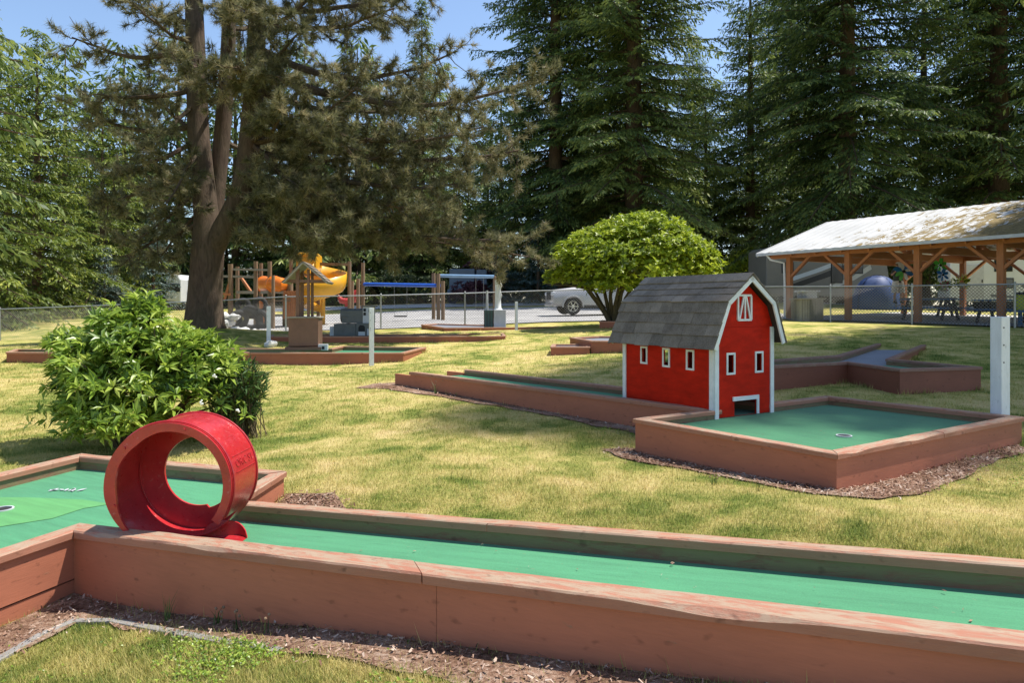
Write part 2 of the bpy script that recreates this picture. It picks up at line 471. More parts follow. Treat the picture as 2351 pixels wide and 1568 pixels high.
class MB:
    def __init__(s):
        s.v, s.f, s.g, s.t = [], [], [], []

    def add(s, vs, fs, gr=None, tint=None):
        o = len(s.v)
        s.v += [tuple(v) for v in vs]
        s.g += [tuple(g) for g in (gr if gr is not None else vs)]
        for f in fs:
            s.f.append([i + o for i in f])
            s.t.append(.5 if tint is None else tint)

    HF = [(0, 3, 2, 1), (4, 5, 6, 7), (0, 1, 5, 4), (1, 2, 6, 5), (2, 3, 7, 6), (3, 0, 4, 7)]

    def hexa(s, pts, tint=None):
        """8 corners, bottom ring then top ring; corner 0->1 is the long way."""
        ln = (Vector(pts[1]) - Vector(pts[0])).length
        w = (Vector(pts[3]) - Vector(pts[0])).length
        h = (Vector(pts[4]) - Vector(pts[0])).length
        o = Vector((random.uniform(0, 50), random.uniform(0, 50), random.uniform(0, 50)))
        g = [o + Vector(q) for q in ((0, 0, 0), (ln, 0, 0), (ln, w, 0), (0, w, 0), (0, 0, h), (ln, 0, h), (ln, w, h), (0, w, h))]
        s.add(pts, s.HF, g, tint)

    def box(s, c, size, ax=None, tint=None):
        c = Vector(c)
        ax = ax or (Vector((1, 0, 0)), Vector((0, 1, 0)), Z)
        a, b_, d = [Vector(ax[i]) * size[i] / 2 for i in range(3)]
        s.hexa([c - a - b_ - d, c + a - b_ - d, c + a + b_ - d, c - a + b_ - d,
                c - a - b_ + d, c + a - b_ + d, c + a + b_ + d, c - a + b_ + d], tint)

    def bar(s, p0, p1, w, h, up=None):
        p0, p1 = Vector(p0), Vector(p1)
        x = (p1 - p0).normalized()
        u = Vector(up) if up is not None else (Z if abs(x.z) < .95 else Vector((0, 1, 0)))
        y = u.cross(x).normalized()
        z = x.cross(y)
        s.box((p0 + p1) / 2, ((p1 - p0).length, w, h), (x, y, z))

    def tube(s, path, rad, n=8, cap=True):
        path = [Vector(p) for p in path]
        if not hasattr(rad, '__len__'):
            rad = [rad] * len(path)
        vs, gs = [], []
        ref = None
        acc = 0
        for i, p in enumerate(path):
            d = (path[min(i + 1, len(path) - 1)] - path[max(i - 1, 0)]).normalized()
            if ref is None:
                ref = d.orthogonal().normalized()
            ref = (ref - d * ref.dot(d))
            ref = ref.normalized() if ref.length > 1e-6 else d.orthogonal().normalized()
            b2 = d.cross(ref)
            if i:
                acc += (p - path[i - 1]).length
            for k in range(n):
                a = 2 * math.pi * k / n
                vs.append(p + (ref * math.cos(a) + b2 * math.sin(a)) * rad[i])
                gs.append((acc, rad[i] * math.cos(a), rad[i] * math.sin(a)))
        fs = []
        for i in range(len(path) - 1):
            for k in range(n):
                k2 = (k + 1) % n
                fs.append((i * n + k, i * n + k2, (i + 1) * n + k2, (i + 1) * n + k))
        if cap:
            fs.append(tuple(reversed(range(n))))
            fs.append(tuple((len(path) - 1) * n + k for k in range(n)))
        s.add(vs, fs, gs)

    def prism(s, poly, vec, tint=None):
        poly = [Vector(p) for p in poly]
        n = len(poly)
        vec = Vector(vec)
        vs = poly + [p + vec for p in poly]
        fs = [tuple(reversed(range(n))), tuple(range(n, 2 * n))] + [(i, (i + 1) % n, n + (i + 1) % n, n + i) for i in range(n)]
        s.add(vs, fs, None, tint)

    def ball(s, c, r, seg=10, rings=7, rough=0, seed=0):
        c = Vector(c)
        r = Vector(r) if hasattr(r, '__len__') else Vector((r, r, r))
        vs, fs = [], []
        for i in range(rings + 1):
            th = math.pi * i / rings
            for k in range(seg):
                a = 2 * math.pi * k / seg
                d = Vector((math.sin(th) * math.cos(a), math.sin(th) * math.sin(a), math.cos(th)))
                q = 1 + rough * noise.noise(d * 1.7 + Vector((seed * 7.3, 0, 0)))
                vs.append(c + Vector((d.x * r.x, d.y * r.y, d.z * r.z)) * q)
        for i in range(rings):
            for k in range(seg):
                k2 = (k + 1) % seg
                fs.append((i * seg + k, (i + 1) * seg + k, (i + 1) * seg + k2, i * seg + k2))
        s.add(vs, fs)

    def ring(s, c, axis, r_out, r_in, th, n=32):
        """Flat washer."""
        c, a = Vector(c), Vector(axis).normalized()
        u = a.orthogonal().normalized()
        w = a.cross(u)
        vs = []
        for k in range(n):
            d = u * math.cos(2 * math.pi * k / n) + w * math.sin(2 * math.pi * k / n)
            vs += [c + d * r_in, c + d * r_out, c + d * r_out + a * th, c + d * r_in + a * th]
        fs = []
        for k in range(n):
            i, j = 4 * k, 4 * ((k + 1) % n)
            for q in range(4):
                q2 = (q + 1) % 4
                fs.append((i + q, j + q, j + q2, i + q2))
        s.add(vs, fs)

    def torus(s, c, axis, Rr, r, n=24, k=10):
        c, a = Vector(c), Vector(axis).normalized()
        u = a.orthogonal().normalized()
        w = a.cross(u)
        vs, fs = [], []
        for i in range(n):
            d = u * math.cos(2 * math.pi * i / n) + w * math.sin(2 * math.pi * i / n)
            for j in range(k):
                t = 2 * math.pi * j / k
                vs.append(c + d * (Rr + r * math.cos(t)) + a * r * math.sin(t))
        for i in range(n):
            for j in range(k):
                fs.append((i * k + j, ((i + 1) % n) * k + j, ((i + 1) % n) * k + (j + 1) % k, i * k + (j + 1) % k))
        s.add(vs, fs)

    def disc(s, c, axis, r, th, n=24):
        c, a = Vector(c), Vector(axis).normalized()
        s.tube([c, c + a * th], r, n)

    def build(s, name, mat, parent=None, smooth=False, bevel=0, tint=False, fix=True):
        base = world_of(parent)
        me = bpy.data.meshes.new(name)
        me.from_pydata([(v[0] - base[0], v[1] - base[1], v[2] - base[2]) for v in s.v], [], s.f)
        if fix:
            bm = bmesh.new()
            bm.from_mesh(me)
            # keep vertex order: attributes are written by index afterwards
            bmesh.ops.recalc_face_normals(bm, faces=bm.faces)
            bm.to_mesh(me)
            bm.free()
        at = me.attributes.new('gr', 'FLOAT_VECTOR', 'POINT')
        at.data.foreach_set('vector', np.array(s.g, np.float32).ravel())
        if tint:
            at = me.attributes.new('tint', 'FLOAT', 'FACE')
            at.data.foreach_set('value', np.array(s.t, np.float32))
        me.materials.append(mat)
        if smooth:
            me.polygons.foreach_set('use_smooth', np.ones(len(me.polygons), bool))
            try:
                me.set_sharp_from_angle(angle=R(40))
            except Exception:
                pass
        o = bpy.data.objects.new(name, me)
        C.objects.link(o)
        if parent is not None:
            o.parent = parent
        if bevel:
            bv = o.modifiers.new('edge', 'BEVEL')
            bv.width = bevel
            bv.segments = 2
            bv.limit_method = 'ANGLE'
            bv.angle_limit = R(50)
        return o


BASE = {}


def world_of(o):
    while o is not None:
        if o.name in BASE:
            return BASE[o.name]
        o = o.parent
    return (0, 0, 0)


def tag(o, label, cat, group=None, kind=None):
    o['label'] = label
    o['category'] = cat
    if group:
        o['group'] = group
    if kind:
        o['kind'] = kind
    return o


def thing(name, label, cat, loc, group=None):
    o = bpy.data.objects.new(name, None)
    C.objects.link(o)
    o.empty_display_size = .2
    o.location = loc
    BASE[o.name] = tuple(loc)
    return tag(o, label, cat, group)


def structure(o):
    o['kind'] = 'structure'
    return o


def np_mesh(name, verts, faces, tint, mat, parent=None, smooth=False):
    """Mesh from arrays (faces all of the same size)."""
    k = faces.shape[1]
    me = bpy.data.meshes.new(name)
    me.vertices.add(len(verts))
    me.vertices.foreach_set('co', np.asarray(verts, np.float32).ravel())
    me.loops.add(faces.size)
    me.loops.foreach_set('vertex_index', faces.astype(np.int32).ravel())
    me.polygons.add(len(faces))
    me.polygons.foreach_set('loop_start', np.arange(0, faces.size, k, dtype=np.int32))
    try:
        me.polygons.foreach_set('loop_total', np.full(len(faces), k, np.int32))
    except Exception:
        pass
    if tint is not None:
        at = me.attributes.new('tint', 'FLOAT', 'FACE')
        at.data.foreach_set('value', np.asarray(tint, np.float32))
    me.materials.append(mat)
    me.update(calc_edges=True)
    if smooth:
        me.polygons.foreach_set('use_smooth', np.ones(len(faces), bool))
    o = bpy.data.objects.new(name, me)
    C.objects.link(o)
    if parent is not None:
        o.parent = parent
    return o


def copy_thing(src, loc, rz, sc, label=None):
    r = src.copy()
    C.objects.link(r)
    r.location = loc
    r.rotation_euler = (0, 0, rz)
    r.scale = (sc, sc, sc)
    if label:
        r['label'] = label
    for ch in list(src.children):
        c = ch.copy()
        C.objects.link(c)
        c.parent = r
    return r


def in_poly(X, Y, poly):
    ins = np.zeros(X.shape, bool)
    n = len(poly)
    for i in range(n):
        x0, y0 = poly[i][0], poly[i][1]
        x1, y1 = poly[(i + 1) % n][0], poly[(i + 1) % n][1]
        c = ((y0 > Y) != (y1 > Y)) & (X < (x1 - x0) * (Y - y0) / ((y1 - y0) if y1 != y0 else 1e-9) + x0)
        ins ^= c
    return ins


def drape(name, poly, step, off, mat, kind='structure'):
    """A sheet lying on the terrain, cut along a grid so that it follows it."""
    bm = bmesh.new()
    vs = [bm.verts.new((p[0], p[1], 0)) for p in poly]
    bm.faces.new(vs)
    xs = [p[0] for p in poly]
    ys = [p[1] for p in poly]
    for lo, hi, ax in ((min(xs), max(xs), 0), (min(ys), max(ys), 1)):
        q = lo + step
        while q < hi:
            co = Vector((q, 0, 0)) if ax == 0 else Vector((0, q, 0))
            no = Vector((1, 0, 0)) if ax == 0 else Vector((0, 1, 0))
            bmesh.ops.bisect_plane(bm, geom=bm.verts[:] + bm.edges[:] + bm.faces[:], plane_co=co, plane_no=no)
            q += step
    bmesh.ops.triangulate(bm, faces=[f for f in bm.faces if len(f.verts) > 4])
    co = np.array([v.co for v in bm.verts])
    hz = HV(co[:, 0], co[:, 1])
    for v, z in zip(bm.verts, hz):
        v.co.z = z + off
    bmesh.ops.recalc_face_normals(bm, faces=bm.faces)
    me = bpy.data.meshes.new(name)
    bm.to_mesh(me)
    bm.free()
    if sum(p.normal.z for p in me.polygons) < 0:
        me.flip_normals()
    me.materials.append(mat)
    o = bpy.data.objects.new(name, me)
    C.objects.link(o)
    o['kind'] = kind
    return o


def rough_outline(pts, amp, step):
    """Outline with a ragged edge."""
    out = []
    n = len(pts)
    for i in range(n):
        a, b_ = Vector((*pts[i][:2], 0)), Vector((*pts[(i + 1) % n][:2], 0))
        k = max(1, int((b_ - a).length / step))
        for j in range(k):
            p = a.lerp(b_, j / k)
            q = noise.noise_vector(p * 3.1) * amp
            out.append((p.x + q.x, p.y + q.y))
    return out

# ------------------------------------------------------------------ ground sheet
def axis_vals(lo, hi, fine_lo, fine_hi, st, gr):
    v = list(np.arange(fine_lo, fine_hi, st))
    d, q = st, fine_lo
    while q > lo:
        d *= gr
        q -= d
        v.insert(0, q)
    d, q = st, v[-1]
    while q < hi:
        d *= gr
        q += d
        v.append(q)
    return np.array(v)


xs = axis_vals(-420, 420, -9, 10, .22, 1.07)
ys = axis_vals(-120, 520, 1, 13, .2, 1.06)
gx, gy = np.meshgrid(xs, ys)
gz = HV(gx, gy)
nx, ny = len(xs), len(ys)
idx = np.arange(nx * ny).reshape(ny, nx)
fc = np.stack([idx[:-1, :-1], idx[:-1, 1:], idx[1:, 1:], idx[1:, :-1]], -1).reshape(-1, 4)
lawn = np_mesh('lawn', np.stack([gx, gy, gz], -1).reshape(-1, 3), fc, None, M['lawn'], smooth=True)
structure(lawn)


def wxy(*pts):
    return [(P(*p).x, P(*p).y) for p in pts]


# gravel of the playground and the car park, the pale road, the floor under the shelter
fx = [P(*c) for c in FENCE_TOP[5:]]
gravel = [(p.x, p.y + (-.2 if i else -.1)) for i, p in enumerate(fx)]
gravel = [(P(505, 0, 24.6).x, 24.6)] + gravel[1:] + wxy((1810, 0, 29), (1760, 0, 40), (1700, 0, 44.5), (1000, 0, 42.5), (620, 0, 39), (470, 0, 33))
drape('gravel_yard', gravel, 1.5, .035, M['gravel'])
drape('road', wxy((560, 0, 44.5), (1000, 0, 45.5), (1500, 0, 46.5), (1720, 0, 46), (1900, 0, 43), (2700, 0, 37), (2700, 0, 43.5), (1900, 0, 50),
                  (1500, 0, 53), (1000, 0, 53), (560, 0, 50)), 2.0, .05, M['asphalt'])
PV0, PVA = Vector((10.75, 27.0, 0)), Vector((1.26, -2.1, 0))
PVD = Vector((2.1, 1.26, 0)).normalized()
pa = PVA.normalized()
sl = [PV0 - pa * 1.0 - PVD * .55, PV0 + pa * 13.2 - PVD * .55, PV0 + pa * 13.2 + PVD * 9.5, PV0 - pa * 1.0 + PVD * 9.5]
drape('shelter_floor', [(p.x, p.y) for p in sl], 1.0, .045, M['concrete'])

# ------------------------------------------------------------------ mini golf courses
GRASS_OUT = []


def offset_poly(pts, d, closed=True):
    n = len(pts)
    area = sum(pts[i].x * pts[(i + 1) % n].y - pts[(i + 1) % n].x * pts[i].y for i in range(n))
    sgn = 1 if area > 0 else -1
    out = []
    for i in range(n):
        a, b_, c = pts[i - 1], pts[i], pts[(i + 1) % n]
        e1 = Vector((b_.x - a.x, b_.y - a.y)).normalized()
        e2 = Vector((c.x - b_.x, c.y - b_.y)).normalized()
        n1 = Vector((e1.y, -e1.x)) * sgn
        n2 = Vector((e2.y, -e2.x)) * sgn
        k = 1 + n1.dot(n2)
        mt = (n1 + n2) / max(k, .35) * d
        out.append(Vector((b_.x + mt.x, b_.y + mt.y, b_.z)))
    return out


def lerp(a, b_, t):
    return a + (b_ - a) * t


def course(name, label, pts, turfs, open_edges=(), board='board', cap='cap', drop=.10, rail=.040, group='mini golf lanes with red brown rails',
           splits=None, near=False, wide=.082, turf_dir=(1, 0), cups=(), planks=()):
    pts = [Vector(p) for p in pts]
    n = len(pts)
    c0 = sum(pts, Vector()) / n
    root = thing(name, label, 'golf lane', (c0.x, c0.y, H(c0.x, c0.y)), group)
    splits = splits or {}
    o_out = offset_poly(pts, .016)
    o_0 = pts
    o_b = offset_poly(pts, -.045)
    o_r = offset_poly(pts, -(wide - .012))
    o_in = offset_poly(pts, -wide)
    GRASS_OUT.append([(p.x, p.y) for p in offset_poly(pts, .01)])
    dz = Vector((0, 0, rail))
    for i in range(n):
        if i in open_edges:
            continue
        j = (i + 1) % n
        mb = MB()
        segs = max(2, int((pts[j] - pts[i]).length / .7))
        # the outer board reaches into the ground
        bot = []
        for k in range(segs + 1):
            t = k / segs
            a, b_ = lerp(o_0[i], o_0[j], t), lerp(o_b[i], o_b[j], t)
            bot.append((a, b_, H(a.x, a.y) - .07))
        s0 = random.uniform(0, 40)
        inw = (o_b[i] - o_0[i])
        inw = Vector((inw.x, inw.y, 0)).normalized() * .009
        bands = [(0, 1, 0)] if i not in planks else [(0, .40, 1), (.425, 1, 0)]
        for k, (f0, f1, st_in) in [(k, bb) for k in range(segs) for bb in bands]:
            a, b_, z0 = bot[k]
            c, d, z1 = bot[k + 1]
            za0, za1 = lerp(z0, a.z - rail, f0), lerp(z0, a.z - rail, f1)
            zc0, zc1 = lerp(z1, c.z - rail, f0), lerp(z1, c.z - rail, f1)
            a, c = a + inw * st_in, c + inw * st_in
            if near and segs > 4 and k == segs // 2:      # butt joint between two boards
                e0 = (c - a).normalized() * .0016
                e0.z = 0
                a, b_ = a + e0, b_ + e0
            vs = [(a.x, a.y, za0), (c.x, c.y, zc0), (d.x, d.y, zc0), (b_.x, b_.y, za0),
                  (a.x, a.y, za1), (c.x, c.y, zc1), (d.x, d.y, zc1), (b_.x, b_.y, za1)]
            l0, l1 = k * .7 + s0, (k + 1) * .7 + s0
            q5 = st_in * 3
            g = [(l0, 0, z0 + q5), (l1, 0, z1 + q5), (l1, .05, z1 + q5), (l0, .05, z0 + q5), (l0, 0, a.z + q5), (l1, 0, c.z + q5), (l1, .05, d.z + q5), (l0, .05, b_.z + q5)]
            fs = [(0, 1, 5, 4), (4, 5, 6, 7), (2, 3, 7, 6)]
            if k == 0:
                fs.append((3, 0, 4, 7))
            if k == segs - 1:
                fs.append((1, 2, 6, 5))
            mb.add(vs, fs, g)
        mb.build('side_board', M[board], root)
        # inner kick rail above the turf
        mb = MB()
        a, b_, c, d = o_b[i], o_b[j], o_r[j], o_r[i]
        e = .002
        mb.hexa([(a.x, a.y, a.z - drop - .03), (b_.x, b_.y, b_.z - drop - .03), (c.x, c.y, c.z - drop - .03), (d.x, d.y, d.z - drop - .03),
                 (a.x, a.y, a.z - rail - e), (b_.x, b_.y, b_.z - rail - e), (c.x, c.y, c.z - rail - e), (d.x, d.y, d.z - rail - e)])
        mb.build('kick_rail', M['inner'], root)
        # cap boards
        cuts = [0] + list(splits.get(i, [])) + [1]
        for q in range(len(cuts) - 1):
            ln = (pts[j] - pts[i]).length
            gap = .003 / ln
            t0 = cuts[q] + (gap if q else gap * .6)
            t1 = cuts[q + 1] - (gap if q < len(cuts) - 2 else gap * .6)
            m = max(1, int((t1 - t0) * ln / (.05 if near else 1.0)))
            jz = random.uniform(-.003, .003) if near else 0
            vs, gs = [], []
            so = random.uniform(0, 40)
            for k in range(m + 1):
                t = lerp(t0, t1, k / m)
                a, b_ = lerp(o_out[i], o_out[j], t), lerp(o_in[i], o_in[j], t)
                if near:
                    w1 = noise.noise(Vector((t * ln * 7, i * 9.1, q))) * .0045
                    w2 = noise.noise(Vector((t * ln * 5, i * 5.1, q + 7))) * .003
                    chip = max(0, noise.noise(Vector((t * ln * 2.3, i * 3.3, 5))) - .28) * .06
                    if t * ln < .05 or (1 - t) * ln < .05:
                        chip = 0
                else:
                    w1 = w2 = chip = 0
                no = (a - b_)
                no.z = 0
                no.normalize()
                hgt = 0
                ch = .008
                L = t * ln + so
                prof = [(a - no * 0, -rail), (a + no * w1, -ch - chip * .6), (a - no * (ch + chip), jz + w2 - chip * .12),
                        (b_ + no * ch, jz + w2), (b_, -ch), (b_, -rail)]
                for (p, z) in prof:
                    vs.append((p.x, p.y, p.z + z))
                    gs.append((L, (p - b_).length if p is not b_ else 0, z))
            fs = []
            for k in range(m):
                for w in range(6):
                    w2_ = (w + 1) % 6
                    fs.append((k * 6 + w, k * 6 + w2_, (k + 1) * 6 + w2_, (k + 1) * 6 + w))
            fs.append(tuple(range(6)))
            fs.append(tuple(m * 6 + w for w in reversed(range(6))))
            mb = MB()
            mb.add(vs, fs, gs)
            mb.build('cap_board', M[cap], root)
    # the turf
    od = offset_poly(pts, -.03)
    td = Vector((turf_dir[0], turf_dir[1], 0)).normalized()
    tn = Vector((-td.y, td.x, 0))
    for poly, tm in turfs:
        mb = MB()
        vv = []
        for p in poly:
            vv.append(Vector((od[p].x, od[p].y, od[p].z - drop)) if isinstance(p, int) else Vector(p))
        mb.add(vv, [tuple(range(len(vv)))], [(p.dot(td), p.dot(tn), p.z) for p in vv])
        # a felt sheet has a little thickness
        o = mb.build('turf', M[tm], root, fix=False)
        if sum(p.normal.z for p in o.data.polygons) < 0:
            o.data.flip_normals()
        bm = bmesh.new()
        bm.from_mesh(o.data)
        bmesh.ops.triangulate(bm, faces=bm.faces)
        bm.to_mesh(o.data)
        bm.free()
    for c in cups:
        c = Vector(c)
        mb = MB()
        mb.ring(c + Vector((0, 0, .001)), Z, .062, .052, .007, 28)
        cup = mb.build('cup', M['pale_grey'], root, True)
        mb = MB()
        mb.disc(c + Vector((0, 0, .0015)), Z, .0515, .002, 28)
        mb.build('hole', M['hole_shade'], cup)  # flat dark disc painted as the shade down in the cup
    return root


# --- lane of the loop, across the foreground
A1 = Vector((-2.26, 3.60, .34))
ad = Vector((3.555, -1.837, .301))
A6 = Vector((-1.63, 4.14, .34))
FR, BR = A1 + ad * 1.3, A6 + ad * 1.22
A5, A4, A3, A2 = Vector((-1.59, 4.86, .34)), Vector((-3.36, 5.43, .34)), Vector((-4.0, 3.2, .34)), Vector((-2.62, 2.55, .34))
au = Vector((3.555, -1.837, 0)).normalized()
an = Vector((-au.y, au.x, 0))
laneA = course('golf_lane', 'long sloping green golf lane across the foreground with the red drum loop on it',
               [A2, A1, FR, BR, A6, A5, A4, A3], [((1, 2, 3, 4), 'turf'), ((0, 1, 4, 5, 6, 7), 'turf')],
               splits={1: [.415], 3: [.63], 6: [.5], 0: [.4]}, near=True, planks=(0, 4), turf_dir=(au.x, au.y), open_edges=(7,),
               cups=[(P(5, 1165, 4.28).x, 4.28, .241)])
# replaced piece of lighter turf near the hole, and a torn spot
mb = MB()
pp = [P(-60, 1118, 4.55), P(60, 1112, 4.55), P(190, 1128, 4.5), P(255, 1140, 4.4), P(190, 1160, 4.3), P(120, 1185, 4.1), P(-40, 1212, 3.9)]
pp = [Vector((p.x, p.y, .2428)) for p in pp]
mb.add(pp, [tuple(range(len(pp)))], [(p.dot(au), p.dot(an), 0) for p in pp])
mb.build('turf_patch', M['turf_patch'], laneA)
mb = MB()
for k in range(7):
    c = P(118 + k * 11 + random.uniform(-5, 5), 1122 + random.uniform(-4, 6), 4.72)
    c.z = .2465
    a = random.uniform(0, 3)
    d = Vector((math.cos(a), math.sin(a), 0)) * random.uniform(.02, .045)
    e = Vector((-d.y, d.x, 0)) * .35
    mb.prism([c - d, c - e, c + d, c + e], (0, 0, .003))
mb.build('torn_spot', M['pale_grey'], laneA)

# --- lane of the red barn
L_, N_, R_, K_ = P(1458, 960, 6.15), P(1920, 1040, 4.7), P(2345, 957, 6.22), P(1895, 909, 7.66)
for p in (L_, N_, R_, K_):
    p.z = .5
E1, E2 = P(942, 854, 10.39), P(1069, 848, 10.81)
E1.z = E2.z = .5
J1 = L_ + (K_ - L_).normalized() * .935
J2 = J1 + (K_ - L_).normalized() * .86
bd = (J1 - E1).normalized()
laneB = course('golf_lane', 'level green golf lane with the red barn standing where it widens into a square end',
               [L_, N_, R_, K_, J2, E2, E1, J1], [((0, 1, 2, 3, 4, 7), 'turf_mid'), ((4, 5, 6, 7), 'turf_deep')],
               splits={1: [.5], 0: [.55]}, near=True, turf_dir=(bd.x, bd.y), open_edges=(5,), drop=.085,
               cups=[(P(1937, 987, 5.75).x, 5.75, .4165)])
st = bd * -.42
for p in (E1, E2):
    mb = MB()
    q = p + Vector((0, 0, -.055))
    w = (E2 - E1).normalized() * (.045 if p is E1 else -.045)
    mb.hexa([(q.x, q.y, H(q.x, q.y) - .05), (q + st).to_tuple()[:2] + (H(q.x, q.y) - .05,), (q + st + w).to_tuple()[:2] + (H(q.x, q.y) - .05,), (q + w).to_tuple()[:2] + (H(q.x, q.y) - .05,),
             q, q + st, q + st + w, q + w])
    mb.build('tee_side', M['board'], laneB)

# --- lane in the shade to the right
zc = .65
c1, c2, c3, c4 = P(1700, 843, 9.5), P(1945, 831, 10.38), P(2065, 847, 9.25), P(2251, 842, 9.58)
c5, c6, c7, c8, c9 = P(2046, 824, 10.97), P(2124, 793, 14.4), P(2014, 789, 14.9), P(1921, 815, 11.83), P(1700, 830, 10.46)
cs = [c1, c2, c3, c4, c5, c6, c7, c8, c9]
for p in cs:
    p.z = zc
zt6, zt7 = P(2124, 791, 14.4).z, P(2014, 788, 14.9).z
cs[5].z, cs[6].z = zt6, zt7
cm = lerp(c5, c6, .42)
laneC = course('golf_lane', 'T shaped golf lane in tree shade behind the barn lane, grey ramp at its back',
               cs, [((0, 1, 7, 8), 'turf_deep'), ((1, 2, 3, 4), 'turf_deep'), ((1, 4, 5, 6, 7), 'turf_grey')], board='board_shaded', cap='cap_shaded',
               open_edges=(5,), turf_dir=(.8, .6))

# --- lane of the wishing well
dz_ = EYE - 109 / FOC * 15.1
d1 = [P(470, 800, 15.2), P(734, 809, 15.0), P(925.5, 809, 15.0), P(977, 796, 17.0), P(783, 793.5, 17.4), P(757, 799, 16.5), P(470, 791, 16.5)]
for p in d1:
    p.z = dz_
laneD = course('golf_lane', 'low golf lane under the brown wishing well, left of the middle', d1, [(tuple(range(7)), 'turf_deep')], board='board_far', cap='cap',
               turf_dir=(1, 0))

# --- long low lane behind it with the grey block house
ez = EYE - 71.5 / FOC * 19.3
e_ = [P(622, 774, 19.0), P(1116, 771, 19.3), P(1160, 770.5, 19.6), P(1155, 764, 21.3), P(1090, 764, 21.4), P(1050, 767, 20.6), P(622, 767, 20.4)]
for p in e_:
    p.z = ez
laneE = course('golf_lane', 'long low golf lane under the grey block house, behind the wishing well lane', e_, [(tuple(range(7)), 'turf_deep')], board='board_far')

# --- lane of the white tower
fz = EYE - 51 / FOC * 23
f_ = [P(967, 746, 24.0), P(1020, 751, 22.4), P(1158, 750, 22.8), P(1271, 747.5, 23.5), P(1301, 751, 23.9), P(1290, 747, 25.0), P(1130, 745, 25.2), P(1000, 743, 25.2)]
for p in f_:
    p.z = fz
f_[0].z = f_[7].z = fz + .06
f_[4].z = f_[5].z = fz - .06
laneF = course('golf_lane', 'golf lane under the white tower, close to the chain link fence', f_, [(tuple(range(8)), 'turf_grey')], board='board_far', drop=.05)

# --- small pieces of other lanes
g_ = [P(15, 809, 14.6), P(118, 809.5, 14.5), P(190, 808, 14.6), P(190, 803.5, 15.6), P(34, 804, 15.6)]
gz_ = EYE - 109 / FOC * 14.5
for p in g_:
    p.z = gz_
course('golf_lane', 'short end of a golf lane beside the big bush, far left', g_, [(tuple(range(5)), 'turf_deep')], board='board_far')
h_ = [P(1264, 796, 14.6), P(1353, 797, 14.6), P(1355, 791, 15.6), P(1268, 790.5, 15.6)]
for p in h_:
    p.z = EYE - 96 / FOC * 14.6
course('golf_lane', 'small low box of a golf lane behind the barn, nearest to the lawn', h_, [(tuple(range(4)), 'turf_grey')], board='board_far', drop=.04)
h2 = [P(1356, 781, 14.7), P(1520, 785, 14.4), P(1530, 775, 16.6), P(1372, 775.5, 16.9), P(1308, 779.5, 16.2)]
for p in h2:
    p.z = EYE - 82 / FOC * 14.7
course('golf_lane', 'raised golf lane half hidden behind the barn roof', h2, [(tuple(range(5)), 'turf_grey')], board='board_far', drop=.05)
i_ = [P(1376, 737, 21.0), P(1500, 738, 20.6), P(1500, 734, 22.4), P(1380, 734.5, 22.4)]
for p in i_:
    p.z = EYE - 37.5 / FOC * 21.0
course('golf_lane', 'box end of a golf lane at the foot of the lime green tree', i_, [(tuple(range(4)), 'turf_grey')], board='board_far', drop=.05)

# ------------------------------------------------------------------ bark mulch beds, edging strip
MULCH = []


def mulch_bed(pts, nchips, smin=.012, smax=.035):
    o = rough_outline(pts, .09, .07)
    MULCH.append(o)
    drape('mulch_bed', o, .12, .012, M['mulch'])
    x = [p[0] for p in o]
    y = [p[1] for p in o]
    X = rng.uniform(min(x), max(x), nchips * 3)
    Y = rng.uniform(min(y), max(y), nchips * 3)
    k = in_poly(X + rng.normal(0, .05, len(X)), Y + rng.normal(0, .05, len(X)), o)
    X, Y = X[k][:nchips], Y[k][:nchips]
    n = len(X)
    Zc = HV(X, Y) + .014 + rng.uniform(0, .012, n)
    a = rng.uniform(0, 6.28, n)
    ln = rng.uniform(smin, smax, n)
    wd = ln * rng.uniform(.2, .5, n)
    tilt = rng.uniform(-.6, .6, n)
    d = np.stack([np.cos(a) * np.cos(tilt), np.sin(a) * np.cos(tilt), np.sin(tilt)], -1)
    e = np.stack([-np.sin(a), np.cos(a), rng.uniform(-.5, .5, n)], -1)
    c = np.stack([X, Y, Zc], -1)
    v = np.stack([c - d * ln[:, None] - e * wd[:, None] * .6, c + d * ln[:, None] - e * wd[:, None], c + d * ln[:, None] * .8 + e * wd[:, None], c - d * ln[:, None] + e * wd[:, None] * .5], 1).reshape(-1, 3)
    f = np.arange(4 * n).reshape(n, 4)
    o = np_mesh('bark_chips', v, f, rng.uniform(0, 1, n), M['chip'])
    o['kind'] = 'stuff'
    o['label'] = 'loose reddish brown bark chips lying along the lane boards'
    o['category'] = 'bark chips'


g1 = [G(x, y) for x, y in ((-250, 1560), (-60, 1545), (60, 1500), (165, 1437), (255, 1432), (480, 1474), (560, 1490), (700, 1505), (850, 1540), (1000, 1568), (1250, 1620), (1500, 1700))]
front = [A1 + ad * 1.2 - an * .0, A1 + an * .04, A2 + Vector((.05, .0, 0)), A2 + Vector((-.1, -.1, 0))]
mulch_bed([(p.x, p.y) for p in g1] + [(p.x, p.y) for p in front], 8000, .004, .013)
g2 = [L_ + Vector((-.28, .1, 0)), L_ + Vector((-.22, -.15, 0)), N_ + Vector((-.55, .45, 0)), N_ + Vector((-.2, -.12, 0)), N_ + Vector((.10, -.26, 0)), N_ + Vector((.55, -.05, 0)),
      R_ + Vector((-.9, -.80, 0)), R_ + Vector((-.2, -.30, 0)), R_ + Vector((-.1, 0, 0)), N_ + Vector((0, .1, 0)), L_ + Vector((.05, .1, 0))]
mulch_bed([(p.x, p.y) for p in g2], 7000, .005, .016)
g3 = [A5 + Vector((-.05, -.0, 0)), A5 + Vector((.35, -.02, 0)), A5 + Vector((.5, -.35, 0)), A6 + Vector((.9, -.1, 0)), A6 + Vector((.3, -.1, 0))]
mulch_bed([(p.x, p.y) for p in g3], 1500, .005, .016)
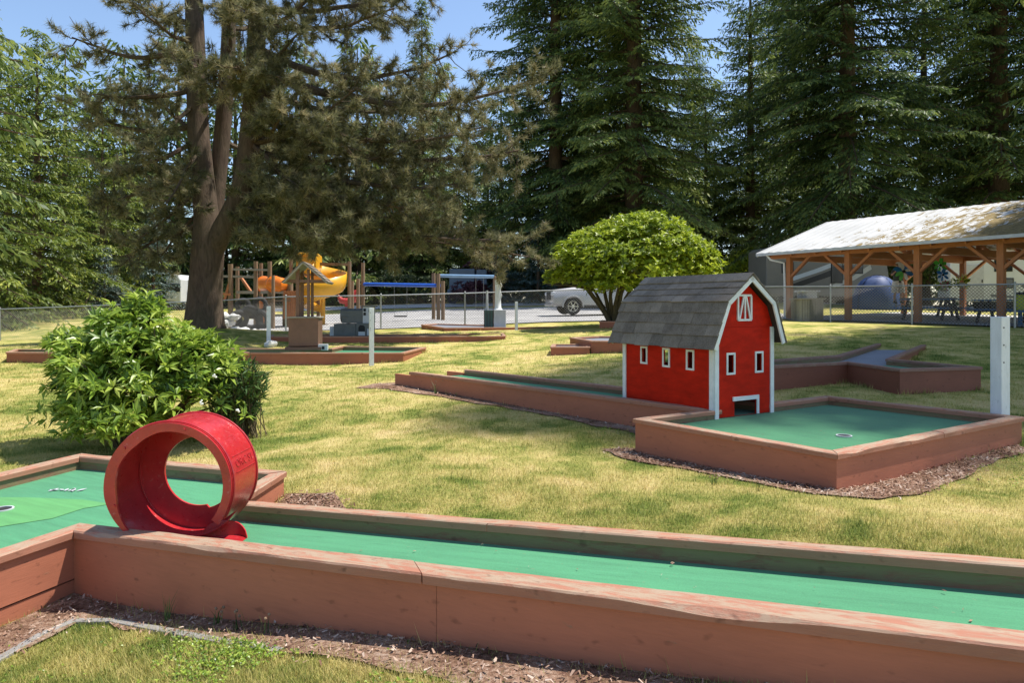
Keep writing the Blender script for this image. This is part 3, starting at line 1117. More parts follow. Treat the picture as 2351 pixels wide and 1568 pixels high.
g4 = [E1 + Vector((-.65, .55, 0)), E1 + Vector((-.85, .1, 0)), E1 + Vector((-.3, -.14, 0)), J1 - bd * 3 + Vector((-.12, -.12, 0)), J1 - bd * 1.6 + Vector((-.12, -.12, 0)), J1 + Vector((-.3, -.2, 0)), J1 + Vector((0.05, .1, 0)), E1 + Vector((.1, .1, 0)), E2 + Vector((0, .1, 0))]
mulch_bed([(p.x, p.y) for p in g4], 2500, .007, .02)
mb = MB()
ed = [G(x, y) for x, y in ((-40, 1540), (95, 1462), (172, 1430), (262, 1430), (390, 1455), (505, 1477), (640, 1500))]
for a, b_ in zip(ed, ed[1:]):
    d = (b_ - a).normalized()
    mb.bar(a + Vector((0, 0, .002)) - d * .004, b_ + Vector((0, 0, .004)) + d * .004, .04, .022)
tag(mb.build('edging_strip', M['edging'], None, bevel=.003), 'grey weathered edging strip between bark mulch and grass at lower left', 'edging')

def litter(name, lab, polys, n, sm):
    V, T = [], []
    for (poly, zf) in polys:
        x = [p[0] for p in poly]
        y = [p[1] for p in poly]
        X, Y = rng.uniform(min(x), max(x), n * 3), rng.uniform(min(y), max(y), n * 3)
        k = in_poly(X, Y, poly)
        X, Y = X[k][:n], Y[k][:n]
        m = len(X)
        a = rng.uniform(0, 6.28, m)
        l = rng.uniform(.4, 1.5, m) * sm
        d = np.stack([np.cos(a), np.sin(a), 0 * a], -1)
        e = np.stack([-np.sin(a), np.cos(a), 0 * a], -1)
        c = np.stack([X, Y, np.array([zf(p, q) for p, q in zip(X, Y)])], -1)
        w = (l * rng.choice([.06, .1, .5], m))[:, None]
        V.append(np.stack([c - d * l[:, None] - e * w, c + d * l[:, None] - e * w * .4, c + d * l[:, None] * .9 + e * w, c - d * l[:, None] + e * w * .6], 1))
        T.append(rng.uniform(.2, 1, m))
    V = np.concatenate(V).reshape(-1, 3)
    o = np_mesh(name, V, np.arange(len(V)).reshape(-1, 4), np.concatenate(T), M['chip'])
    tag(o, lab, 'litter', None, 'stuff')


fa = A1 + ad * .02
zl = lambda x, y: .34 - .10 + .0035 + max(0, ((Vector((x, y, 0)) - Vector((A1.x, A1.y, 0))).dot(au) / Vector((ad.x, ad.y, 0)).length - .04)) * ad.z
litter('fallen_needles', 'fallen needles and specks of bark lying on the green turf of the lanes',
       [([(p.x, p.y) for p in (A1 + ad * .1 + an * .12, A1 + ad * 1.2 + an * .12, A1 + ad * 1.2 + an * .68, A1 + ad * .1 + an * .68)], lambda x, y: zl(x, y) + .004),
        ([(p.x, p.y) for p in offset_poly([L_, N_, R_, K_], -.13)], lambda x, y: .4185)], 170, .006)

# ------------------------------------------------------------------ the red drum loop
Cc = Vector((-1.712, 3.49, .595))
RO, RI, W = .318, .272, .32
lu, ln_ = Vector((1, -.02, 0)).normalized(), Vector((.02, 1, 0)).normalized()


def lp(u, v, w):
    return Cc + lu * u + Z * v + ln_ * w


loop = thing('drum_loop', 'glossy red steel drum cut into a loop the loop obstacle on the front lane', 'golf obstacle', (Cc.x, Cc.y, .26))
M['red'] = None
m, nt, b = new_mat('red_gloss_paint')
v = coords(nt, False)
n1 = noise_tex(nt, v, 4, 4, .6)
n2 = noise_tex(nt, v, 38, 4, .7)
col = ramp(nt, n1, [(.3, (.34, .010, .016)), (.7, (.56, .028, .032))])
col = mixc(nt, ramp(nt, n2, [(.62, (0, 0, 0)), (.70, (.6, .6, .6))]), col, (.55, .16, .14))
n3 = noise_tex(nt, coords(nt, False, (1, 1, 6)), 9, 5, .75, .6)
col = mixc(nt, ramp(nt, n3, [(.62, (0, 0, 0)), (.70, (.55, .55, .55))]), col, (.16, .012, .012))
nt.links.new(col, b.inputs['Base Color'])
nt.links.new(ramp(nt, n2, [(.3, (.22, .22, .22)), (.7, (.55, .55, .55))]), b.inputs['Roughness'])
b.inputs['Coat Weight'].default_value = .55
b.inputs['Coat Roughness'].default_value = .15
bump(nt, b, n2, .22, .004)
M['red'] = m


def r_out(th):
    """Radius: the strip swells a little where the ball climbs (left side)."""
    d = abs(((th - 190 + 180) % 360) - 180)
    return RO + .018 * max(0, 1 - d / 75)


def shell(mb, th0, th1, w0, w1, rad, thick, n):
    vs, fs = [], []
    for k in range(n + 1):
        t = lerp(th0, th1, k / n)
        r = rad(t)
        for (rr, w) in ((r, w0), (r, w1), (r - thick, w1), (r - thick, w0)):
            vs.append(lp(rr * math.cos(R(t)), rr * math.sin(R(t)), w))
    for k in range(n):
        for q in range(4):
            q2 = (q + 1) % 4
            fs.append((4 * k + q, 4 * k + 4 + q, 4 * k + 4 + q2, 4 * k + q2))
    fs += [(0, 1, 2, 3), tuple(4 * n + q for q in (3, 2, 1, 0))]
    mb.add(vs, fs)


mb = MB()
shell(mb, -32, 272, 0, W * .52, r_out, .006, 90)
shell(mb, -100, 260, W * .52, W, r_out, .006, 100)
for w in (.012, W - .012):      # rolled beads
    path = [lp((RO + .003) * math.cos(R(t)), (RO + .003) * math.sin(R(t)), w) for t in range(-30, 250, 6)]
    mb.tube(path, .0055, 6)
mb.build('drum_shell', M['red'], loop, True)


def flange(mb, th0, th1, w, thick, ri, ro, n):
    vs, fs = [], []
    for k in range(n + 1):
        t = lerp(th0, th1, k / n)
        a, b_ = ri(t), ro(t)
        c, s = math.cos(R(t)), math.sin(R(t))
        vs += [lp(a * c, a * s, w), lp(b_ * c, b_ * s, w), lp(b_ * c, b_ * s, w + thick), lp(a * c, a * s, w + thick)]
    for k in range(n):
        for q in range(4):
            q2 = (q + 1) % 4
            fs.append((4 * k + q, 4 * k + q2, 4 * k + 4 + q2, 4 * k + 4 + q))
    fs += [(0, 3, 2, 1), tuple(4 * n + q for q in (0, 1, 2, 3))]
    mb.add(vs, fs)


mb = MB()
flange(mb, -38, 268, -.012, .014, lambda t: RI + (.045 * max(0, 1 - abs(t - 240) / 50)) - .012 * max(0, 1 - abs(t - 130) / 30),
       lambda t: r_out(t) - .004, 96)
mb.build('side_flange', M['red'], loop, True)
mb = MB()
flange(mb, -110, 250, W - .014, .014, lambda t: (.208 if (-75 < t < -38) else .188 if not (-38 <= t < -28) else .165), lambda t: r_out(t) - .004, 120)
mb.build('side_flange', M['red'], loop, True)
for t in (75, 140, 200):
    mb = MB()
    mb.disc(lp((RO - .024) * math.cos(R(t)), (RO - .024) * math.sin(R(t)), -.012), -ln_, .008, .006, 8)
    mb.build('bolt', M['red'], loop)
# the ramp tongue that feeds the loop
mb = MB()
turf_z = lambda u: -(Cc.z - .262) + .075 * u
nn = 14
vs, fs = [], []
for k in range(nn + 1):
    u = lerp(-.12, .335, k / nn)
    zc_ = max(-math.sqrt(max(0, RO ** 2 - min(u, 0) ** 2)) + .004, turf_z(u) + .012) if u < 0 else lerp(-RO + .004, turf_z(u) + .006, min(1, u / .30))
    w1 = lerp(.19, .12, max(0, (u - .27) / .065)) if u > .27 else .19
    for w, z in ((-.01, zc_), (w1, zc_), (w1, zc_ - .012), (-.01, zc_ - .012)):
        vs.append(lp(u, z, w))
for k in range(nn):
    for q in range(4):
        q2 = (q + 1) % 4
        fs.append((4 * k + q, 4 * k + 4 + q, 4 * k + 4 + q2, 4 * k + q2))
fs += [(0, 1, 2, 3), tuple(4 * nn + q for q in (3, 2, 1, 0))]
mb.add(vs, fs)
mb.build('ramp', M['red'], loop, True)
mb = MB()
top, bot = [], []
for k in range(15):
    u = lerp(.07, .335, k / 14)
    hh = .075 * max(0, math.sin(math.pi * min(1, max(0, (u - .07) / .265)) ** .8)) ** .55
    zb = lerp(-math.sqrt(RO ** 2 - min(u, 0) ** 2) + .004, turf_z(max(u, 0)) + .006, min(1, max(0, u) / .30))
    wq = .19 - (.06 * max(0, (u - .25) / .085) ** 1.5 if u > .25 else 0)
    bot.append((u, zb - .012, wq))
    top.append((u, zb + max(hh, .004), wq + .02 * hh / .1))
vs = []
for (a, b_) in zip(bot, top):
    vs += [lp(*a), lp(*b_), lp(b_[0], b_[1], b_[2] + .01), lp(a[0], a[1], a[2] + .01)]
fs = []
for k in range(14):
    for q in range(4):
        q2 = (q + 1) % 4
        fs.append((4 * k + q, 4 * k + 4 + q, 4 * k + 4 + q2, 4 * k + q2))
fs += [(0, 1, 2, 3), (59, 58, 57, 56)]
mb.add(vs, fs)
mb.build('ramp_side', M['red'], loop, True)
# feet that hold the drum on the turf
mb = MB()
for w in (.03, W - .03):
    mb.box(lp(-.04, -RO - .012, w), (.16, .05, .022), (lu, ln_, Z))
mb.build('foot', M['red'], loop)
# pressed lettering on the outside of the drum
cu = bpy.data.curves.new('lettering', 'FONT')
cu.body = 'ORIC ST'
cu.size = .058
cu.extrude = .0016
cu.align_x = 'CENTER'
cu.align_y = 'CENTER'
tmp = bpy.data.objects.new('lettering_curve', cu)
C.objects.link(tmp)
dg = bpy.context.evaluated_depsgraph_get()
me = bpy.data.meshes.new_from_object(tmp.evaluated_get(dg))
bpy.data.objects.remove(tmp)
for v in me.vertices:       # bend the letters round the drum
    th = R(17) + v.co.y * 1.0 / RO
    r = RO + .0012 + v.co.z
    p = lp(r * math.cos(th), r * math.sin(th), W * .54 + v.co.x) - Vector(BASE[loop.name])
    v.co = p
me.materials.clear()
me.materials.append(M['red'])
tx = bpy.data.objects.new('lettering', me)
C.objects.link(tx)
tx.parent = loop
mb = MB()
for a0 in (9.5, 24.5):
    mb.tube([lp((RO + .0005) * math.cos(R(a0)), (RO + .0005) * math.sin(R(a0)), w) for w in (W * .54 - .12, W * .54 + .12)], .0025, 5)
mb.build('pressed_line', M['red'], loop, True)

# ------------------------------------------------------------------ the barn
B0 = Vector((1.918, 6.60, .423))
bf = Vector((.85, .527, 0)).normalized()      # along the front, to the right
bs = Vector((-bf.y, bf.x, 0))                 # along the side, to the back
BW, BL, BE, BP = .835, 1.30, .86, 1.37


def bp(a, s, z):
    return B0 + bf * a + bs * s + Z * z


barn = thing('toy_barn', 'small red barn with grey shingle roof and white trim standing on the golf lane', 'golf obstacle', tuple(B0 + bf * .4 + bs * .6))


def wall_holes(mb, org, ux, un, wid, hgt, holes, th=.018):
    xs_ = sorted({0, wid} | {h[0] for h in holes} | {h[1] for h in holes})
    zs_ = sorted({0, hgt} | {h[2] for h in holes} | {h[3] for h in holes})
    for i in range(len(xs_) - 1):
        for j in range(len(zs_) - 1):
            cx, cz = (xs_[i] + xs_[i + 1]) / 2, (zs_[j] + zs_[j + 1]) / 2
            if any(h[0] < cx < h[1] and h[2] < cz < h[3] for h in holes):
                continue
            a, b_, c, d = [org + ux * x + Z * z for x, z in ((xs_[i], zs_[j]), (xs_[i + 1], zs_[j]), (xs_[i + 1], zs_[j + 1]), (xs_[i], zs_[j + 1]))]
            gr = [(p - org).to_tuple() for p in (a, b_, c, d)]
            gr = [((p - org).dot(ux), 0, p.z) for p in (a, b_, c, d)]
            mb.add([a, b_, c, d], [(0, 1, 2, 3)], gr)
            k = un * -th
            mb.add([a + k, d + k, c + k, b_ + k], [(0, 1, 2, 3)], gr)
    for h in holes:
        q = [org + ux * x + Z * z for x, z in ((h[0], h[2]), (h[1], h[2]), (h[1], h[3]), (h[0], h[3]))]
        k = un * -th
        for i in range(4):
            mb.add([q[i], q[(i + 1) % 4], q[(i + 1) % 4] + k, q[i] + k], [(0, 1, 2, 3)])


def win_frame(org, ux, un, h, t=.016, pro=.008):
    mb = MB()
    x0, x1, z0, z1 = h
    g = t
    for (a, b_, c, d) in ((x0 - g, x0 + .004, z0 - g, z1 + g), (x1 - .004, x1 + g, z0 - g, z1 + g), (x0 + .004, x1 - .004, z0 - g, z0 + .004), (x0 + .004, x1 - .004, z1 - .004, z1 + g)):
        c0_ = org + ux * ((a + b_) / 2) + Z * ((c + d) / 2) + un * (pro / 2 + .001)
        mb.box(c0_, (b_ - a, pro, d - c), (ux, un, Z))
    return mb


SIDE_H = [(BL - .262 - w, BL - .262 - w + .075, .46, .625) for w in (0.0, .315, .66)]
SIDE_H = [(.27, .345, .45, .62), (.60, .675, .455, .62), (.93, 1.005, .465, .62)]
FRONT_H = [(.155, .245, .42, .60), (.565, .655, .42, .60), (.255, .575, -.001, .15)]
# side walls (the facing one has three windows right through)
mb = MB()
wall_holes(mb, bp(0, 0, 0), bs, -bf, BL, BE, SIDE_H)
mb.build('side_wall', M['barn_red'], barn)
for h in SIDE_H:
    win_frame(bp(0, 0, 0), bs, -bf, h).build('window_frame', M['white_trim'], barn)
mb = MB()
wall_holes(mb, bp(BW, 0, 0), bs, bf, BL, BE, SIDE_H)
mb.build('side_wall', M['barn_red'], barn)
mb = MB()
wall_holes(mb, bp(.019, -.001, 0), bf, -bs, BW - .038, BE, FRONT_H)
mb.build('front_wall', M['barn_red'], barn)
for h in FRONT_H[:2]:
    win_frame(bp(.019, -.001, 0), bf, -bs, h).build('window_frame', M['white_trim'], barn)
mb = MB()
x0, x1, z1 = .255 + .019, .575 + .019, .15
for (a, b_, c, d) in ((x0 - .028, x1 + .028, z1 - .004, z1 + .036), (x1 - .002, x1 + .028, .0, z1 - .004)):
    mb.box(bp((a + b_) / 2, -.007, (c + d) / 2), (b_ - a, .012, d - c), (bf, bs, Z))
mb.build('door_trim', M['white_trim'], barn)
mb = MB()
wall_holes(mb, bp(.019, BL - .02, 0), bf, bs, BW - .038, BE, [(.155, .245, .42, .60), (.565, .655, .42, .60), (.255, .575, -.001, .15)])
mb.build('back_wall', M['barn_red'], barn)
# gambrel gables
prof = [(-.115, .665), (.075, 1.105), (BW / 2, BP - .01), (BW - .075, 1.105), (BW + .075, .70)]
gab = [(.004, BE), (.085, 1.06), (BW / 2, BP - .06), (BW - .085, 1.06), (BW - .004, BE)]
for s in (-.004, BL - .02):
    mb = MB()
    mb.prism([bp(a, s, z + .002) for a, z in gab], bs * .016)
    mb.build('gable_panel', M['barn_red'], barn)
# corner boards
for a, s, zz, sz in ((.019, -.008, BE / 2 - .012, (.05, .012, BE + .02)), (BW - .015, -.008, BE / 2 - .012, (.05, .012, BE + .02)),
                     (-.008, .028, BE / 2 - .03, (.012, .055, BE - .03)), (-.008, BL - .025, BE / 2 - .03, (.012, .05, BE - .03))):
    mb = MB()
    mb.box(bp(a, s, zz), sz, (bf, bs, Z))
    mb.build('corner_board', M['white_trim'], barn)
# loft hatch with its braces
mb = MB()
hx0, hx1, hz0, hz1 = BW / 2 - .105, BW / 2 + .085, .93, 1.17
fz_ = -.012
for (p, q) in (((hx0, hz0), (hx0, hz1)), ((hx1, hz0), (hx1, hz1)), ((hx0, hz1), (hx1, hz1)), ((hx0, hz0), (hx1, hz0))):
    mb.bar(bp(p[0], fz_, p[1]), bp(q[0], fz_, q[1]), .02, .014, bs)
xm = (hx0 + hx1) / 2
for (p, q) in (((xm, hz0), (xm, hz1)), ((hx0 + .015, hz0), (xm - .014, hz1)), ((hx1 - .015, hz0), (xm + .014, hz1))):
    mb.bar(bp(p[0], fz_ - .004, p[1]), bp(q[0], fz_ - .004, q[1]), .017, .012, bs)
mb.build('loft_hatch', M['white_trim'], barn)
# barge boards and roof
OH = .10
for s in (-OH, BL + OH - .016):
    mb = MB()
    for (a, b_) in zip(prof, prof[1:]):
        p, q = bp(a[0], s, a[1]), bp(b_[0], s, b_[1])
        nrm = (q - p).normalized().cross(bs).normalized()
        nrm = nrm if nrm.z > 0 else -nrm
        mb.prism([p, q, q - nrm * .044, p - nrm * .044], bs * .016)
    mb.build('barge_board', M['white_trim'], barn)
roof = MB()
for (a, b_) in zip(prof, prof[1:]):
    p, q = bp(a[0], -OH + .017, a[1]), bp(b_[0], -OH + .017, b_[1])
    nrm = (q - p).normalized().cross(bs).normalized()
    nrm = nrm if nrm.z > 0 else -nrm
    roof.prism([p, q, q - nrm * .014, p - nrm * .014], bs * (BL + 2 * OH - .034))
roof_o = roof.build('roof', M['dark_wood'], barn)
m, nt, b = new_mat('asphalt_shingles')
a_ = nd(nt, 'ShaderNodeAttribute', attribute_name='tint')
v = coords(nt, False)
n1 = noise_tex(nt, v, 7, 5, .7)
n2 = noise_tex(nt, v, 120, 2, .6)
col = ramp(nt, a_.outputs['Fac'], [(0, (.105, .078, .055)), (.5, (.20, .158, .115)), (1, (.37, .305, .235))])
col = mixc(nt, .5, col, ramp(nt, n1, [(.35, (.12, .088, .058)), (.65, (.33, .27, .205))]))
col = mixc(nt, .35, col, ramp(nt, n2, [(.35, (.02, .02, .02)), (.65, (.24, .235, .22))]))
nt.links.new(col, b.inputs['Base Color'])
b.inputs['Roughness'].default_value = .9
b.inputs['Specular IOR Level'].default_value = .2
bump(nt, b, n2, .5, .003)
M['shingle'] = m
sh = MB()
for pi, (a, b_) in enumerate(zip(prof, prof[1:])):
    lo, hi = (a, b_) if a[1] < b_[1] else (b_, a)
    p, q = Vector((lo[0], lo[1])), Vector((hi[0], hi[1]))
    rows = 4
    y0, y1 = -OH - .008, BL + OH + .008
    for r in range(rows):
        t0, t1 = r / rows - (.03 if r == 0 else 0), (r + 1) / rows + .06
        if r == rows - 1:
            t1 = 1.0
        s = y0
        off = random.uniform(-.05, .05)
        while s < y1 - .01:
            wv = random.uniform(.14, .30)
            e = min(y1, s + wv)
            pl, ph = p.lerp(q, t0 + random.uniform(-.012, .012)), p.lerp(q, min(1.0, t1))
            dd = (q - p).normalized()
            nn2 = Vector((-dd.y, dd.x)) if hi[0] > lo[0] else Vector((dd.y, -dd.x))
            lift = .017 + random.uniform(0, .006)
            c = []
            for (pt, l0, l1) in ((pl, lift - .010, lift), (ph, .002, .009)):
                c.append((pt + nn2 * l0, pt + nn2 * l1))
            f = lambda v2, s_: bp(v2.x, s_, v2.y)
            sh.hexa([f(c[0][0], s), f(c[0][0], e - .002), f(c[1][0], e - .002), f(c[1][0], s), f(c[0][1], s), f(c[0][1], e - .002), f(c[1][1], e - .002), f(c[1][1], s)],
                    random.random() ** 1.2)
            s = e
s = -OH - .008
while s < BL + OH:
    e = min(BL + OH + .008, s + .2)
    for sg in (-1, 1):
        d2 = Vector(((.075 - BW / 2), 1.105 - BP + .01)).normalized() * .12
        pts4 = [bp(BW / 2, s, BP + .014), bp(BW / 2, e - .002, BP + .014), bp(BW / 2 + sg * abs(d2.x), e - .002, BP + d2.y + .012), bp(BW / 2 + sg * abs(d2.x), s, BP + d2.y + .012)]
        sh.hexa(pts4 + [p + Z * .008 for p in pts4], random.random())
    s = e
sh.build('shingles', M['shingle'], roof_o, tint=True)

# ------------------------------------------------------------------ wishing well
wf = Vector((1, .12, 0)).normalized()
wsd = Vector((-wf.y, wf.x, 0))
W0 = P(662, 796, 15.35)
W0.z = EYE - 97 / FOC * 15.35
well = thing('wishing_well', 'brown wooden wishing well with shingled gable roof standing on a golf lane', 'golf obstacle', tuple(W0))


def wp(a, s, z):
    return W0 + wf * a + wsd * s + Z * z


mb = MB()
ww, wd_, wh = .64, .62, .62
mb.box(wp(ww / 2, wd_ / 2, wh / 2 + .02), (ww, wd_, wh), (wf, wsd, Z))
mb.build('well_box', M['well_brown'], well, bevel=.006)
mb = MB()
mb.box(wp(ww / 2, wd_ / 2, wh + .035), (ww + .06, wd_ + .06, .025), (wf, wsd, Z))
mb.build('well_rim', M['grey_wood'], well)
mb = MB()
mb.box(wp(ww / 2, wd_ / 2 + .02, -.035), (ww + .14, wd_ + .14, .07), (wf, wsd, Z))
mb.build('well_base', M['well_brown'], well)
mb = MB()
mb.box(wp(ww + .10, .05, -.01), (.20, .16, .13), (wf, wsd, Z))
o = mb.build('ball_outlet', M['pale_grey'], well)
mb = MB()
mb.box(wp(ww + .11, -.033, -.02), (.055, .006, .07), (wf, wsd, Z))
mb.build('outlet_hole', M['hole_shade'], o)  # dark plate in place of the shade inside the outlet
rz, ez_ = 1.88, 1.42
for a, s in ((.33, .05), (.33, .57)):
    for k in (-.14, .09):
        mb = MB()
        mb.bar(wp(a + k, s, wh + .04), wp(a + k, s, ez_ + (.30 if k > 0 else .34)), .07 if k < 0 else .05, .06)
        mb.build('post', M['well_brown'], well)
mb = MB()
mb.bar(wp(-.10, .05, ez_ + .04), wp(.78, .05, ez_ + .04), .04, .06)
mb.bar(wp(-.10, .57, ez_ + .04), wp(.78, .57, ez_ + .04), .04, .06)
mb.build('cross_beam', M['well_brown'], well)
rb = MB()
for sg, ex in ((-1, -.11), (1, .86)):
    p, q = Vector((.33, rz)), Vector((ex, ez_))
    dd = (q - p).normalized()
    nn2 = Vector((dd.y, -dd.x)) * (-1 if sg > 0 else 1)
    nn2 = nn2 if nn2.y > 0 else -nn2
    f = lambda v2, s_: wp(v2.x, s_, v2.y)
    rb.prism([f(p, -.14), f(q, -.14), f(q - nn2 * .03, -.14), f(p - nn2 * .03, -.14)], wsd * .9)
rfw = rb.build('roof', M['grey_wood'], well)
sh = MB()
for sg, ex in ((-1, -.11), (1, .86)):
    p, q = Vector((.33, rz)), Vector((ex, ez_))
    dd = (q - p).normalized()
    nn2 = Vector((dd.y, -dd.x))
    nn2 = nn2 if nn2.y > 0 else -nn2
    for r in range(6):
        a, b_ = p.lerp(q, max(0, r / 6 - .03)), p.lerp(q, (r + 1) / 6 + .01)
        s = -.15
        while s < .77:
            e = min(.77, s + random.uniform(.1, .2))
            f = lambda v2, s_: wp(v2.x, s_, v2.y)
            lo4 = [f(a + nn2 * .003, s), f(a + nn2 * .003, e - .004), f(b_ + nn2 * .012, e - .004), f(b_ + nn2 * .012, s)]
            hi4 = [f(a + nn2 * .010, s), f(a + nn2 * .010, e - .004), f(b_ + nn2 * .026, e - .004), f(b_ + nn2 * .026, s)]
            sh.hexa(lo4 + hi4, random.random())
            s = e
sh.build('shingles', M['shingle'], rfw, tint=True)

# ------------------------------------------------------------------ grey block house obstacle
K0 = P(765, 765, 19.75)
K0.z = ez - .02
blk = thing('block_house', 'grey two part block house with white fronts and dark openings on a golf lane', 'golf obstacle', tuple(K0))


def kp(a, s, z):
    return K0 + Vector((a, s + a * .04, z))


mb = MB()
mb.box(kp(.31, .34, .17), (.62, .62, .345))
mb.build('lower_block', M['grey_paint'], blk, bevel=.006)
mb = MB()
mb.box(kp(.83, .36, .18), (.41, .66, .36))
fr = mb.build('gate_block', M['grey_paint'], blk, bevel=.006)
mb = MB()
mb.prism([kp(.70, .027, .13), kp(.88, .027, .13), kp(.88, .027, .26), kp(.84, .027, .30), kp(.75, .027, .31), kp(.70, .027, .25)], (0, -.004, 0))
mb.build('gate_opening', M['hole_shade'], fr)  # thin dark plate painted as the shade within the gate
mb = MB()
mb.box(kp(.79, .024, .065), (.19, .008, .11))
mb.box(kp(.985, .024, .11), (.08, .008, .19))
mb.build('front_panel', M['pale_grey'], fr)
mb = MB()
mb.tube([kp(.14, .36, .58), kp(.80, .36, .58)], .20, 18)
mb.box(kp(.5, .36, .54), (.6, .40, .36))
mb.build('upper_block', M['grey_paint'], blk, bevel=.006)
mb = MB()
mb.box(kp(.935, .34, .595), (.27, .44, .47))
fr = mb.build('tower_front', M['pale_grey'], blk, bevel=.004)
mb = MB()
for a, z in ((.855, .735), (.855, .625), (1.0, .72)):
    mb.box(kp(a, .117, z), (.07, .006, .085))
mb.build('tower_window', M['hole_shade'], fr)
mb = MB()
mb.box(kp(.96, .34, .845), (.36, .5, .03))
mb.build('tower_cap', M['grey_paint'], blk)
mb = MB()
mb.box(kp(-.075, .3, .13), (.13, .3, .26))
mb.build('side_step', M['pale_grey'], blk)

# ------------------------------------------------------------------ white tower obstacle
T0 = P(1110, 748, 23.3)
T0.z = fz - .03
tw = thing('tower_obstacle', 'white column tower on a grey cube with dark green side, on a golf lane', 'golf obstacle', tuple(T0))
mb = MB()
mb.box(T0 + Vector((.54, .3, .30)), (.40, .5, .60))
mb.build('cube_base', M['pale_grey'], tw, bevel=.008)
mb = MB()
mb.box(T0 + Vector((.165, .3, .29)), (.32, .46, .58))
gb = mb.build('green_box', M['green_paint'], tw, bevel=.006)
mb = MB()
for x in (.02, .11, .21, .31):
    mb.bar(T0 + Vector((x, .064, .02)), T0 + Vector((x, .064, .56)), .022, .012, (0, 1, 0))
mb.build('plank_trim', M['dark_wood'], gb)
mb = MB()
mb.tube([T0 + Vector((.47, .3, z)) for z in (.60, .66, .9, 1.3, 1.52, 1.60)], [.16, .115, .10, .095, .10, .11], 14)
mb.build('column', M['white_paint'], tw, True)
mb = MB()
mb.tube([T0 + Vector((.10, .33, z)) for z in (.58, 1.0, 1.25)], [.045, .04, .035], 8)
mb.build('side_pole', M['pale_grey'], tw, True)
mb = MB()
pth = [T0 + Vector((.56 + .04 * math.sin(k * 1.3), .25, 1.50 - k * .07)) for k in range(9)]
mb.tube(pth, .018, 5)
mb.build('hanging_rope', M['white_trim'], tw, True)

# ------------------------------------------------------------------ white hole posts
for (x, yt, yb, Y, w, lab, mm) in ((2295, 727, 951, 6.45, .138, 'thick white painted post at the corner of the barn lane', 'white_paint'),
                                   (852.5, 707, 839, 14.55, .115, 'grey white post in front of the wishing well lane', 'white_paint'),
                                   (616.5, 703, 792, 18.4, .13, 'sunlit white post left of the wishing well', 'white_paint'),
                                   (1185, 692.5, 759, 22.6, .10, 'short pale post beside the white tower lane', 'white_paint')):
    p = P(x, yb, Y)
    gz0 = H(p.x, p.y)
    top = P(x, yt, Y).z
    root = thing('hole_post', lab, 'post', (p.x, p.y, gz0), 'white posts marking the holes')
    mb = MB()
    ax = (Vector((.85, .53, 0)).normalized(), Vector((-.53, .85, 0)).normalized(), Z)
    mb.bar((p.x, p.y, gz0 - .05), (p.x, p.y, top), w * .8, w * .8, Vector((-.35, 1, 0)))
    mb.build('shaft', M[mm], root, bevel=.006)
    mb = MB()
    for k in range(3):
        mb.disc(Vector((p.x - .01, p.y - w * .40 - .004, top - .10 - k * .16)), (0, -1, 0), .008, .006, 8)
    mb.build('nail_head', M['grey_paint'], root)

# ------------------------------------------------------------------ chain link fences
def fence(label, tops, pitch, wr, skip_posts=()):
    pts = [P(*c) for c in tops]
    root = thing('chain_link_fence', label, 'fence', (pts[0].x, pts[0].y, H(pts[0].x, pts[0].y)), 'chain link fences')
    for i, p in enumerate(pts):
        if i in skip_posts:
            continue
        mb = MB()
        g = H(p.x, p.y)
        mb.tube([(p.x, p.y, g - .1), (p.x, p.y, p.z + .02)], .030, 8)
        mb.ball((p.x, p.y, p.z + .035), .034, 8, 5)
        mb.build('fence_post', M['steel'], root, True)
    mb = MB()
    mb.tube([(p.x, p.y, p.z - .005) for p in pts], .021, 7)
    mb.build('top_rail', M['steel'], root, True)
    V, F_ = [], []
    for a, b_ in zip(pts, pts[1:]):
        L = math.hypot(b_.x - a.x, b_.y - a.y)
        n = int(L / pitch)
        d = Vector((b_.x - a.x, b_.y - a.y, 0)).normalized()
        nn2 = Vector((-d.y, d.x, 0))
        ga, gb = H(a.x, a.y), H(b_.x, b_.y)

        def at(s, h, o):
            t = s / L
            z0, z1 = lerp(ga, gb, t) + .02, lerp(a.z, b_.z, t)
            return Vector((lerp(a.x, b_.x, t), lerp(a.y, b_.y, t), z0 + (z1 - z0) * h)) + nn2 * o
        hh = FENCE_H * 1.0
        for k in range(-int(hh / pitch) - 1, n + 1):
            for sg in (1, -1):
                s0, s1 = k * pitch, k * pitch + hh
                h0, h1 = (0, 1) if sg > 0 else (1, 0)
                if s0 < 0:
                    h0 = lerp(h0, h1, -s0 / hh)
                    s0c = 0
                else:
                    s0c = s0
                if s1 > L:
                    f = (L - s0) / hh
                    h1 = lerp(0 if sg > 0 else 1, 1 if sg > 0 else 0, f)
                    s1c = L
                else:
                    s1c = s1
                if s1c - s0c < .02:
                    continue
                p, q = at(s0c, h0, wr * sg), at(s1c, h1, wr * sg)
                x = (q - p).normalized()
                y = x.cross(nn2).normalized() * wr
                z = nn2 * wr
                o = len(V)
                for c in (p, q):
                    V.extend([c + y, c - y * .5 + z * .87, c - y * .5 - z * .87])
                F_.extend([(o, o + 1, o + 4, o + 3), (o + 1, o + 2, o + 5, o + 4), (o + 2, o, o + 3, o + 5)])
    base = Vector(BASE[root.name])
    o = np_mesh('wire_mesh', np.array([tuple(v - base) for v in V]), np.array(F_), None, M['wire'], root)
    return root


fence('long chain link fence behind the lawn, from the left edge to the lime green tree', FENCE_TOP, .10, .0042, (1, 3, 9, 11))
fence('chain link fence in front of the timber shelter at right', FENCE_TOP2, .10, .0085, (0,))

# ------------------------------------------------------------------ picnic shelter
pav = thing('picnic_shelter', 'open picnic shelter with reddish timber posts and a pale mossy metal roof', 'shelter', (PV0.x + 5, PV0.y, 1.0))


